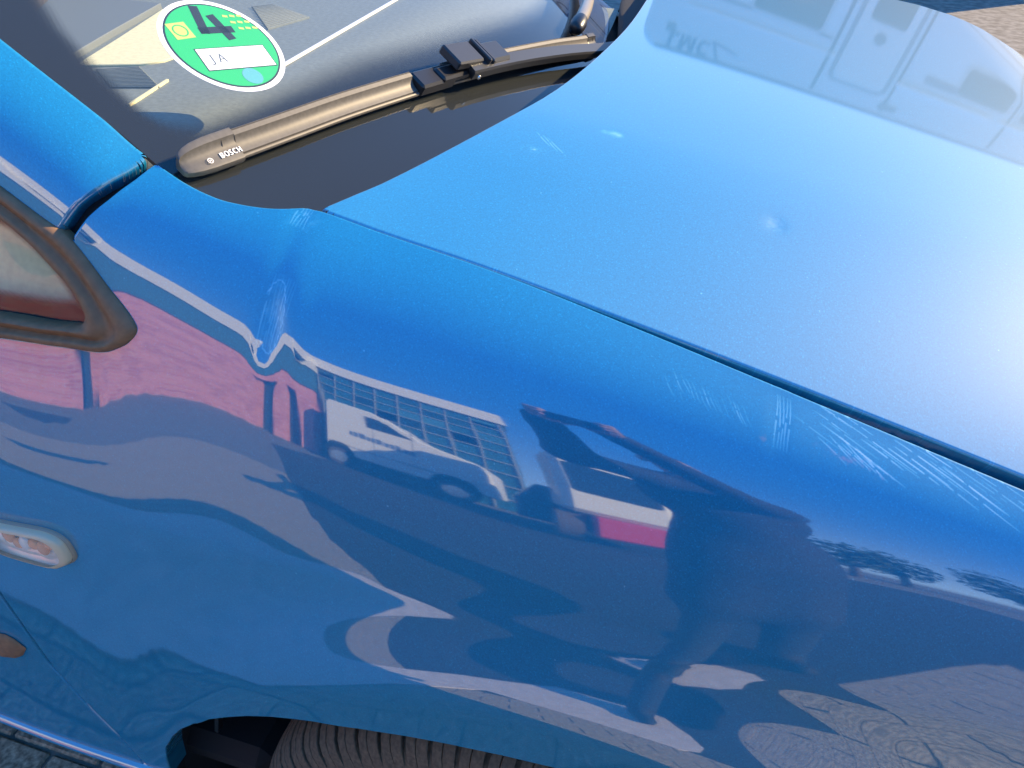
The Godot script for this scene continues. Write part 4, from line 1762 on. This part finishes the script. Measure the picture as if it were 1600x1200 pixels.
func flat_box(sh: Shape, x0: float, x1: float, y0: float, y1: float, z0: float, z1: float, bevel := 0.0) -> void:
	sh.box(Transform3D(Basis.IDENTITY, Vector3((x0 + x1) / 2, (y0 + y1) / 2, (z0 + z1) / 2)), Vector3(absf(x1 - x0), absf(y1 - y0), absf(z1 - z0)), bevel)


func rect(x0: float, x1: float, y0: float, y1: float, r := 0.0) -> PackedVector2Array:
	if r <= 0.0:
		return PackedVector2Array([Vector2(x0, y0), Vector2(x1, y0), Vector2(x1, y1), Vector2(x0, y1)])
	var p := PackedVector2Array()
	for c in [[x1 - r, y0 + r, -PI / 2], [x1 - r, y1 - r, 0.0], [x0 + r, y1 - r, PI / 2], [x0 + r, y0 + r, PI]]:
		for k in 7:
			var a: float = c[2] + PI / 2 * k / 6.0
			p.append(Vector2(c[0] + cos(a) * r, c[1] + sin(a) * r))
	return p


func at_z(z: float) -> Transform3D:
	return Transform3D(Basis.IDENTITY, Vector3(0, 0, z))


func build_surroundings() -> void:
	var white := mat(0.82, 0.80, 0.74, 0.35)
	var cool_white := mat(0.62, 0.70, 0.78, 0.3)
	var pane_m := mat(0.02, 0.03, 0.045, 0.05)
	# motorhome beyond the car; the bonnet mirrors its side
	var mh := thing("motorhome", "white motorhome parked beyond the car, mirrored upside down in the bonnet", "motorhome")
	var sh := Shape.new()
	var z := -9.7
	sh.slab(rect(-0.84, 4.45, 0.25, 2.82, 0.28), at_z(z), 2.2, 0.05)
	part("body", sh, cool_white, mh)
	var win := func(x0: float, x1: float, y0: float, y1: float) -> void:
		var s := Shape.new()
		s.slab(rect(x0 - 0.04, x1 + 0.04, y0 - 0.04, y1 + 0.04, 0.07), at_z(z + 0.02), 0.03, 0.008)
		var fr := part("window", s, mat(0.55, 0.56, 0.58, 0.4), mh)
		s = Shape.new()
		s.slab(rect(x0, x1, y0, y1, 0.05), at_z(z + 0.03), 0.02, 0.005)
		part("pane", s, pane_m, fr)
	win.call(0.36, 1.22, 1.25, 1.98)
	win.call(3.0, 3.62, 1.72, 2.08)
	win.call(3.80, 4.30, 1.72, 2.12)
	sh = Shape.new()
	sh.slab(rect(1.58, 2.22, 0.45, 2.44, 0.09), at_z(z + 0.025), 0.03, 0.012)
	var door := part("door", sh, mat(0.70, 0.72, 0.74, 0.35), mh)
	sh = Shape.new()
	sh.slab(disc(0.07, 0, 24), Transform3D(Basis.IDENTITY, Vector3(1.9, 1.82, z + 0.035)), 0.02)
	part("vent", sh, mat(0.16, 0.18, 0.2, 0.5), door)
	sh = Shape.new()
	sh.slab(rect(1.68, 2.12, 1.25, 1.65, 0.04), at_z(z + 0.035), 0.02)
	part("pane", sh, pane_m, door)
	for e in [[-0.62, 4.42, 2.745, 2.785], [1.42, 1.46, 0.4, 2.7], [2.32, 2.35, 0.4, 2.7], [3.70, 3.73, 0.4, 2.7], [-0.45, 1.4, 1.99, 2.02]]:
		sh = Shape.new()
		flat_box(sh, e[0], e[1], e[2], e[3], z, z + 0.015, 0.004)
		part("seam", sh, mat(0.12, 0.14, 0.18, 0.5), mh)
	sh = Shape.new()
	sh.slab(rect(1.53, 2.27, 0.40, 2.49, 0.12), at_z(z + 0.012), 0.012)
	part("door_surround", sh, mat(0.25, 0.28, 0.33, 0.5), mh)
	sh = Shape.new()
	flat_box(sh, 2.32, 3.52, 2.20, 2.26, z, z + 0.06, 0.01)
	flat_box(sh, 3.62, 4.4, 2.20, 2.26, z, z + 0.06, 0.01)
	flat_box(sh, -0.4, 1.52, 2.16, 2.20, z, z + 0.03, 0.005)
	part("rail", sh, mat(0.85, 0.85, 0.84, 0.3), mh)
	for e in [[2.28, 2.50, 2.56, 2.66], [-0.55, -0.44, 2.44, 2.55], [2.6, 3.0, 2.0, 2.1]]:
		sh = Shape.new()
		flat_box(sh, e[0], e[1], e[2], e[3], z, z + 0.02, 0.005)
		part("vent", sh, mat(0.2, 0.22, 0.26, 0.5), mh)
	sh = Shape.new()
	flat_box(sh, -0.6, 4.4, 1.02, 1.06, z, z + 0.012)
	flat_box(sh, -0.6, 4.4, 0.62, 0.72, z, z + 0.012)
	part("stripe", sh, mat(0.16, 0.22, 0.34, 0.4), mh)
	part_mesh("lettering", text_mesh("LMC", 0.27, 0.01), mat(0.10, 0.14, 0.26, 0.5), mh, Transform3D(Basis.IDENTITY, Vector3(-0.22, 2.63, z + 0.012)))
	sh = Shape.new()
	sh.slab(PackedVector2Array([Vector2(0.06, 2.50), Vector2(0.09, 2.50), Vector2(0.24, 2.78), Vector2(0.21, 2.79)]), at_z(z + 0.012), 0.01)
	sh.slab(PackedVector2Array([Vector2(0.09, 2.50), Vector2(0.42, 2.58), Vector2(0.42, 2.60), Vector2(0.10, 2.53)]), at_z(z + 0.014), 0.01)
	part("emblem", sh, mat(0.14, 0.19, 0.32, 0.5), mh)
	for x in [0.4, 3.7]:
		sh = Shape.new()
		sh.tube(PackedVector3Array([Vector3(x, GROUND + 0.33, z - 0.02), Vector3(x, GROUND + 0.33, z - 0.25)]), [0.33, 0.33], 32)
		part("wheel", sh, M.tyre, mh)
	sh = Shape.new()
	flat_box(sh, -0.7, 4.35, 0.10, 0.26, z - 2.1, z - 0.1)
	part("chassis", sh, M.matt_black, mh)

	# brick house with a pale roof edge
	var hs := thing("brick_house", "red brick house with dark fascia and pale roof edge, mirrored in the wing", "house")
	var bm := mat(1, 1, 1, 0.9)
	bm.albedo_color = Color.WHITE
	bm.albedo_texture = brick_texture()
	bm.uv1_triplanar = true
	bm.uv1_world_triplanar = true
	bm.uv1_scale = Vector3.ONE * 0.55
	sh = Shape.new()
	flat_box(sh, -32, -8.9, GROUND, 4.1, 14.0, 20.0)
	flat_box(sh, -7.6, -6.8, GROUND, 4.1, 14.0, 20.0)
	flat_box(sh, -6.0, -5.1, GROUND, 4.1, 14.0, 20.0)
	flat_box(sh, -8.9, -5.1, 3.3, 4.1, 14.002, 19.0)
	part("wall", sh, bm, hs)
	sh = Shape.new()
	flat_box(sh, -8.9, -7.6, GROUND, 3.3, 14.6, 14.8)
	flat_box(sh, -6.8, -6.0, GROUND, 3.3, 14.6, 14.8)
	part("doorway", sh, mat(0.03, 0.05, 0.075, 0.5), hs)
	sh = Shape.new()
	flat_box(sh, -32.1, -5.0, 4.1, 6.1, 13.9, 20.0)
	part("fascia", sh, mat(0.06, 0.16, 0.22, 0.5), hs)
	sh = Shape.new()
	flat_box(sh, -32.2, -4.9, 6.1, 7.9, 13.75, 20.0)
	part("roof_edge", sh, mat(0.74, 0.74, 0.70, 0.6), hs)
	# glazed hall
	var hall := thing("glazed_hall", "hall with a blue glass grid front, mirrored in the wing behind the white van", "hall")
	sh = Shape.new()
	flat_box(sh, -4.9, 0.7, GROUND, 7.0, 14.6, 22.0)
	part("glass_front", sh, mat(0.03, 0.12, 0.20, 0.25), hall)
	sh = Shape.new()
	for k in 9:
		flat_box(sh, -4.9 + k * 0.69, -4.85 + k * 0.69, GROUND, 7.0, 14.5, 14.6)
	for k in 9:
		flat_box(sh, -4.9, 0.7, 0.5 + k * 0.8, 0.56 + k * 0.8, 14.48, 14.6)
	part("glazing_bar", sh, mat(0.30, 0.33, 0.36, 0.5), hall)
	for k in 34:
		var i := rng.randi() % 8
		var j := rng.randi() % 8
		sh = Shape.new()
		flat_box(sh, -4.84 + i * 0.69, -4.22 + i * 0.69, 0.58 + j * 0.8, 1.28 + j * 0.8, 14.56, 14.6)
		var v := rng.randf_range(0.3, 2.2)
		part("pane", sh, mat(0.03 * v, 0.10 * v, 0.16 * v, 0.2), hall)
	sh = Shape.new()
	flat_box(sh, -5.0, 0.8, 7.0, 8.3, 14.3, 22.0)
	part("roof_edge", sh, mat(0.7, 0.7, 0.68, 0.6), hall)

	# white van, seen side on
	var van := thing("box_van", "white box van mirrored in the middle of the wing", "van", Vector3(0.15, GROUND, 11.7))
	van.rotation.y = PI + 0.10
	var mir := func(pts: Array, ky: float) -> PackedVector2Array:
		var o := PackedVector2Array()
		for q in pts:
			o.append(Vector2(4.1 - q[0], q[1] * ky))
		return o
	sh = Shape.new()
	sh.slab(mir.call([[0.0, 0.42], [0.0, 2.35], [0.15, 2.5], [1.5, 2.5], [2.0, 2.3], [2.7, 1.75], [3.75, 1.5], [4.0, 1.2], [4.05, 0.42]], 1.42), Transform3D.IDENTITY, 1.75, 0.05)
	part("body", sh, white, van)
	sh = Shape.new()
	sh.slab(mir.call([[1.35, 1.72], [1.35, 2.2], [1.75, 2.2], [2.5, 1.72]], 1.42), at_z(0.012), 0.01)
	part("side_window", sh, pane_m, van)
	sh = Shape.new()
	for k in 11:
		flat_box(sh, 3.25 - k * 0.155, 3.13 - k * 0.155, 1.72 - k * 0.012, 1.92 + 0.03 * (k % 3) - k * 0.012, -0.01, 0.008)
	var van_print := part("faded_print", sh, mat(0.10, 0.16, 0.30, 0.5), van)
	van_print.set_meta("kind", "stuff")
	for e in [[1.62, 1.64, 0.75, 3.2], [2.55, 2.57, 0.75, 3.3], [0.3, 4.0, 1.05, 1.09]]:
		sh = Shape.new()
		flat_box(sh, e[0], e[1], e[2], e[3], -0.01, 0.006)
		part("door_seam", sh, mat(0.25, 0.26, 0.28, 0.6), van)
	for x in [3.65, 0.85]:
		sh = Shape.new()
		sh.slab(disc(0.52, 0, 32), Transform3D(Basis.IDENTITY, Vector3(x, 0.62, 0.006)), 0.3)
		part("wheel_arch", sh, M.matt_black, van)
		sh = Shape.new()
		sh.slab(disc(0.42, 0, 32), Transform3D(Basis.IDENTITY, Vector3(x, 0.42, 0.02)), 0.2, 0.03)
		var w := part("wheel", sh, M.tyre, van)
		sh = Shape.new()
		sh.slab(disc(0.26, 0, 24), Transform3D(Basis.IDENTITY, Vector3(x, 0.42, 0.03)), 0.03, 0.01)
		part("rim", sh, M.silver, w)

	# red and white lorry cab, seen from the front
	var lor := thing("lorry_cab", "white and red lorry front mirrored beside the photographer's dark reflection", "lorry", Vector3(0.85, GROUND, 7.8))
	sh = Shape.new()
	flat_box(sh, 0.0, 1.25, 1.0, 3.4, 0.0, 2.0, 0.12)
	part("cab", sh, white, lor)
	sh = Shape.new()
	sh.slab(rect(0.14, 1.11, 1.75, 3.0, 0.1), Transform3D(Basis(Vector3.UP, PI), Vector3(1.25, 0, -0.012)), 0.02)
	part("windscreen", sh, pane_m, lor)
	sh = Shape.new()
	flat_box(sh, 0.30, 1.25, 0.30, 0.98, -0.1, 1.6, 0.05)
	part("bumper", sh, mat(0.62, 0.035, 0.07, 0.35), lor)
	sh = Shape.new()
	sh.tube(PackedVector3Array([Vector3(-0.08, 0.5, 0.5), Vector3(0.2, 0.5, 0.5)]), [0.48, 0.48], 28)
	var lw := part("wheel", sh, M.tyre, lor)
	sh = Shape.new()
	sh.tube(PackedVector3Array([Vector3(-0.1, 0.5, 0.5), Vector3(-0.05, 0.5, 0.5)]), [0.27, 0.27], 24)
	part("rim", sh, M.silver, lw)
	# small dark hatchback with a red stripe
	var hb := thing("dark_hatchback", "dark blue hatchback with red stripe mirrored between van and lorry", "car", Vector3(0.35, GROUND, 11.0))
	sh = Shape.new()
	sh.slab(PackedVector2Array([Vector2(0.0, 0.3), Vector2(0.0, 1.0), Vector2(0.35, 1.75), Vector2(1.2, 1.8), Vector2(1.55, 1.1), Vector2(1.6, 0.3)]), Transform3D.IDENTITY, 1.5, 0.05)
	part("body", sh, mat(0.02, 0.06, 0.12, 0.25), hb)
	sh = Shape.new()
	sh.bar(Vector3(1.22, 1.85, -1.53), Vector3(1.58, 0.95, -1.53), 0.06, 0.10)
	part("stripe", sh, mat(0.6, 0.05, 0.09, 0.4), hb)
	# trees along the far side of the yard
	for k in 5:
		tree(Vector3(9.5 + k * 2.6, GROUND, 19.0 + (k % 2) * 2.0), 4.6 + 0.7 * (k % 3), ["leftmost", "second from the left", "middle", "fourth from the left", "rightmost"][k])


func tree(at: Vector3, h: float, which: String) -> void:
	var t := thing("tree", "dark leafy tree across the yard, %s of the five" % which, "tree", at, "trees across the yard")
	var sh := Shape.new()
	sh.tube(PackedVector3Array([Vector3.ZERO, Vector3(0.05, h * 0.3, 0), Vector3(-0.05, h * 0.7, 0.05)]), [0.2, 0.15, 0.05], 8)
	part("trunk", sh, mat(0.10, 0.075, 0.05, 0.9), t)
	sh = Shape.new()
	for k in 900:
		var d := Vector3(rng.randfn(), rng.randfn(), rng.randfn()).normalized() * pow(rng.randf(), 0.4)
		var c := Vector3(d.x * 1.5, h * 0.62 + d.y * h * 0.38, d.z * 1.4) * (1.0 + 0.1 * sin(d.x * 9.0) * cos(d.y * 7.0))
		var a := Vector3(rng.randfn(), rng.randfn(), rng.randfn()).normalized() * 0.16
		var b := a.cross(Vector3(rng.randfn(), rng.randfn(), rng.randfn())).normalized() * 0.10
		sh.tri(c - a, c + b, c + a)
		sh.tri(c - a, c + a, c - b)
	part("crown", sh, mat(0.05, 0.085, 0.03, 0.8), t)


# ---------------------------------------------------------------- the photographer
func capsule(p: Vector3, b: Array) -> float:
	var a: Vector3 = b[0]
	var e: Vector3 = b[1] - a
	var t := clampf((p - a).dot(e) / e.length_squared(), 0.0, 1.0)
	return p.distance_to(a + e * t) - lerpf(b[2], b[3], t)


# meshes the smooth union of tapered capsules as surface nets
func net(sh: Shape, bones: Array, cell: float, k: float) -> void:
	var lo := Vector3.ONE * 1e9
	var hi := -lo
	for b in bones:
		for e in 2:
			var r := Vector3.ONE * (maxf(b[2], b[3]) + 2.5 * cell)
			lo = lo.min(b[e] - r)
			hi = hi.max(b[e] + r)
	var n := Vector3i(((hi - lo) / cell).ceil()) + Vector3i.ONE
	var val := PackedFloat32Array()
	val.resize(n.x * n.y * n.z)
	val.fill(cell * 4.0)
	var own := PackedInt32Array()
	own.resize(val.size())
	for bi in bones.size():
		var b: Array = bones[bi]
		var r := Vector3.ONE * (maxf(b[2], b[3]) + k + 2.0 * cell)
		var i0 := Vector3i((((b[0] as Vector3).min(b[1]) - r - lo) / cell).floor()).clamp(Vector3i.ZERO, n - Vector3i.ONE)
		var i1 := Vector3i((((b[0] as Vector3).max(b[1]) + r - lo) / cell).ceil()).clamp(Vector3i.ZERO, n - Vector3i.ONE)
		for z in range(i0.z, i1.z + 1):
			for y in range(i0.y, i1.y + 1):
				for x in range(i0.x, i1.x + 1):
					var at := x + n.x * (y + n.y * z)
					var d := capsule(lo + Vector3(x, y, z) * cell, b)
					var o := val[at]
					if d < o:
						own[at] = bi
					var h := maxf(k - absf(d - o), 0.0) / k
					val[at] = minf(d, o) - h * h * k * 0.25
	var vid := {}
	var pts := PackedVector3Array()
	var who := PackedInt32Array()
	for z in n.z - 1:
		for y in n.y - 1:
			for x in n.x - 1:
				var at := x + n.x * (y + n.y * z)
				var s := Vector3.ZERO
				var cnt := 0
				var v0 := val[at]
				var any := false
				for c in 8:
					if (val[at + (c & 1) + n.x * ((c >> 1 & 1) + n.y * (c >> 2))] < 0.0) != (v0 < 0.0):
						any = true
						break
				if not any:
					continue
				for e in 12:
					var ax := e / 4
					var m1 := e & 1
					var m2 := e >> 1 & 1
					var a := Vector3i.ZERO
					a[(ax + 1) % 3] = m1
					a[(ax + 2) % 3] = m2
					var b := a
					b[ax] = 1
					var va := val[at + a.x + n.x * (a.y + n.y * a.z)]
					var vb := val[at + b.x + n.x * (b.y + n.y * b.z)]
					if (va < 0.0) != (vb < 0.0):
						s += Vector3(a).lerp(Vector3(b), va / (va - vb))
						cnt += 1
				vid[at] = pts.size()
				pts.append(lo + (Vector3(x, y, z) + s / cnt) * cell)
				who.append(own[at])
	for z in range(1, n.z - 1):
		for y in range(1, n.y - 1):
			for x in range(1, n.x - 1):
				var at := x + n.x * (y + n.y * z)
				for ax in 3:
					var st := [1, n.x, n.x * n.y]
					var va := val[at]
					var vb := val[at + st[ax]]
					if (va < 0.0) == (vb < 0.0):
						continue
					var u: int = st[(ax + 1) % 3]
					var w: int = st[(ax + 2) % 3]
					var ids := [vid[at], vid[at - u], vid[at - u - w], vid[at - w]]
					if va < 0.0:
						ids.reverse()
					sh.quad(pts[ids[0]], pts[ids[1]], pts[ids[2]], pts[ids[3]])
					for q in [0, 1, 2, 0, 2, 3]:
						sh.c.append(bones[who[ids[q]]][4])


func build_person() -> void:
	var skin := Color(0.42, 0.25, 0.18)
	var coat := Color(0.012, 0.018, 0.035)
	var jeans := Color(0.015, 0.02, 0.04)
	var shoe := Color(0.015, 0.013, 0.012)
	var P := thing("person", "person in a dark jacket holding up a compact camera, mirrored dark in the wing", "person")
	var cx := 0.90
	var cz := 2.10
	var g := GROUND
	var V := func(x: float, y: float, z: float) -> Vector3: return Vector3(cx + x, g + y * 1.09, cz + z)
	var hip := V.call(0, 0.88, 0.06) as Vector3
	var chest := V.call(-0.07, 1.22, -0.02) as Vector3
	var neck := V.call(-0.12, 1.43, -0.08) as Vector3
	var head := V.call(-0.18, 1.58, -0.14) as Vector3
	var eye := Vector3(0.3714, 1.3842, 1.3224)
	var view := Vector3(-0.2284, -0.5875, -0.7763)
	var rightv := Vector3(0.9554, 0.0179, -0.2946)
	var upv := rightv.cross(view).normalized()
	var dev := eye - view * 0.036
	var hl := dev - rightv * 0.062 - view * 0.01
	var hr := dev + rightv * 0.062 - view * 0.01
	var sl := V.call(-0.28, 1.37, -0.06) as Vector3
	var sr := V.call(0.11, 1.37, -0.04) as Vector3
	var el := sl.lerp(hl, 0.5) + Vector3(-0.07, -0.13, 0.02)
	var er := sr.lerp(hr, 0.5) + Vector3(0.08, -0.13, 0.04)
	var wl := hl - view * 0.05 + Vector3(-0.01, -0.03, 0.02)
	var wr := hr - view * 0.05 + Vector3(0.01, -0.03, 0.02)
	var bones := [
		[hip + Vector3(-0.07, 0, 0), hip + Vector3(0.07, 0, 0), 0.155, 0.155, jeans],
		[hip + Vector3(0, 0.05, 0), chest, 0.18, 0.175, coat], [chest + Vector3(-0.08, 0.02, 0), chest + Vector3(0.08, 0.02, 0), 0.16, 0.16, coat],
		[hip + Vector3(-0.06, -0.10, 0), hip + Vector3(-0.06, 0.1, 0), 0.165, 0.16, coat], [hip + Vector3(0.06, -0.10, 0), hip + Vector3(0.06, 0.1, 0), 0.165, 0.16, coat],
		[hip + Vector3(-0.06, -0.10, 0), hip + Vector3(-0.07, -0.42, 0.0), 0.17, 0.165, coat], [hip + Vector3(0.06, -0.10, 0), hip + Vector3(0.08, -0.42, 0.0), 0.17, 0.165, coat],
		[sl + Vector3(0.06, 0.0, 0), sr + Vector3(-0.06, 0.0, 0), 0.085, 0.085, coat], [chest, neck, 0.11, 0.062, coat],
		[neck, head + Vector3(0, -0.05, 0), 0.058, 0.055, skin],
		[sl, el, 0.085, 0.066, coat], [el, wl, 0.066, 0.045, coat], [sr, er, 0.085, 0.066, coat], [er, wr, 0.066, 0.045, coat],
	]
	for s in [-1.0, 1.0]:
		var knee := V.call(0.11 * s, 0.47, 0.0) as Vector3
		var ank := V.call(0.12 * s, 0.09, 0.06) as Vector3
		bones.append([hip + Vector3(0.09 * s, -0.03, 0), knee, 0.115, 0.082, jeans])
		bones.append([knee, ank, 0.082, 0.068, jeans])
		bones.append([ank + Vector3(0, -0.04, 0.03), ank + Vector3(0.02 * s, -0.05, -0.16), 0.048, 0.040, shoe])
	var sh := Shape.new()
	net(sh, bones, 0.024, 0.05)
	# head with a face
	var f := (dev - head).normalized()
	var rt := f.cross(Vector3.UP).normalized()
	var up := rt.cross(f)
	var hb := [
		[head + up * 0.035 + f * 0.005, head + up * 0.03 - f * 0.03, 0.080, 0.078, skin], [head - up * 0.03 + f * 0.02, head - up * 0.075 + f * 0.04, 0.060, 0.040, skin],
		[head + up * 0.005 + f * 0.085, head - up * 0.030 + f * 0.105, 0.009, 0.014, skin], [head - up * 0.062 - rt * 0.02 + f * 0.076, head - up * 0.062 + rt * 0.02 + f * 0.076, 0.009, 0.009, Color(0.4, 0.18, 0.14)],
		[head - up * 0.05, neck, 0.058, 0.058, skin],
	]
	for s in [-1.0, 1.0]:
		hb.append([head + rt * 0.080 * s + up * 0.01, head + rt * 0.084 * s - up * 0.03, 0.016, 0.010, skin])
		hb.append([head + rt * 0.031 * s + up * 0.012 + f * 0.068, head + rt * 0.035 * s + up * 0.012 + f * 0.068, 0.013, 0.013, Color(0.06, 0.04, 0.03)])
	net(sh, hb, 0.008, 0.014)
	# hands: a palm, four bent fingers over the top of the camera body, a thumb below
	for s in [-1.0, 1.0]:
		var h := hl if s < 0.0 else hr
		var w := wl if s < 0.0 else wr
		var palm := h - view * 0.018
		var hn := [[w, palm - upv * 0.01, 0.030, 0.024, skin], [palm - upv * 0.025, palm + upv * 0.025, 0.022, 0.020, skin]]
		for k in 4:
			var b0: Vector3 = palm + upv * (0.034 - 0.019 * k) + rightv * s * 0.012
			var l := [0.040, 0.045, 0.042, 0.033][k] as float
			var b1: Vector3 = b0 + view * l * 0.75 + rightv * s * 0.008
			var b2: Vector3 = b1 + view * l * 0.28 - rightv * s * l * 0.55
			hn.append([b0, b1, 0.0095, 0.0088, skin])
			hn.append([b1, b2, 0.0088, 0.0072, skin])
		var t0 := palm - upv * 0.03
		var t1: Vector3 = t0 - rightv * s * 0.032 - upv * 0.006 - view * 0.008
		hn.append([t0, t1, 0.0125, 0.0105, skin])
		hn.append([t1, t1 - rightv * s * 0.022 + upv * 0.010, 0.0105, 0.009, skin])
		net(sh, hn, 0.0055, 0.008)
	var m := mat(1, 1, 1, 0.8)
	m.vertex_color_use_as_albedo = true
	part("body", sh, m, P, 70.0)
	var hair := Shape.new()
	net(hair, [[head + up * 0.055 - f * 0.012, head + up * 0.045 - f * 0.05, 0.074, 0.072, Color(0.03, 0.022, 0.016)], [head + up * 0.02 - f * 0.055, head - up * 0.03 - f * 0.055, 0.062, 0.05, Color(0.03, 0.022, 0.016)]], 0.010, 0.02)
	part("hair", hair, m, P, 70.0)
	# the camera in their hands
	var cc := thing("compact_camera", "black compact camera held in both hands above the wing", "camera")
	sh = Shape.new()
	var bs := Basis(rightv, upv, -view)
	sh.box(Transform3D(bs, dev), Vector3(0.098, 0.058, 0.022), 0.004)
	part("case", sh, M.black, cc)
	sh = Shape.new()
	sh.tube(PackedVector3Array([dev - view * 0.0, dev + view * 0.024]), [0.024, 0.022], 28)
	part("lens_barrel", sh, M.arm, cc)
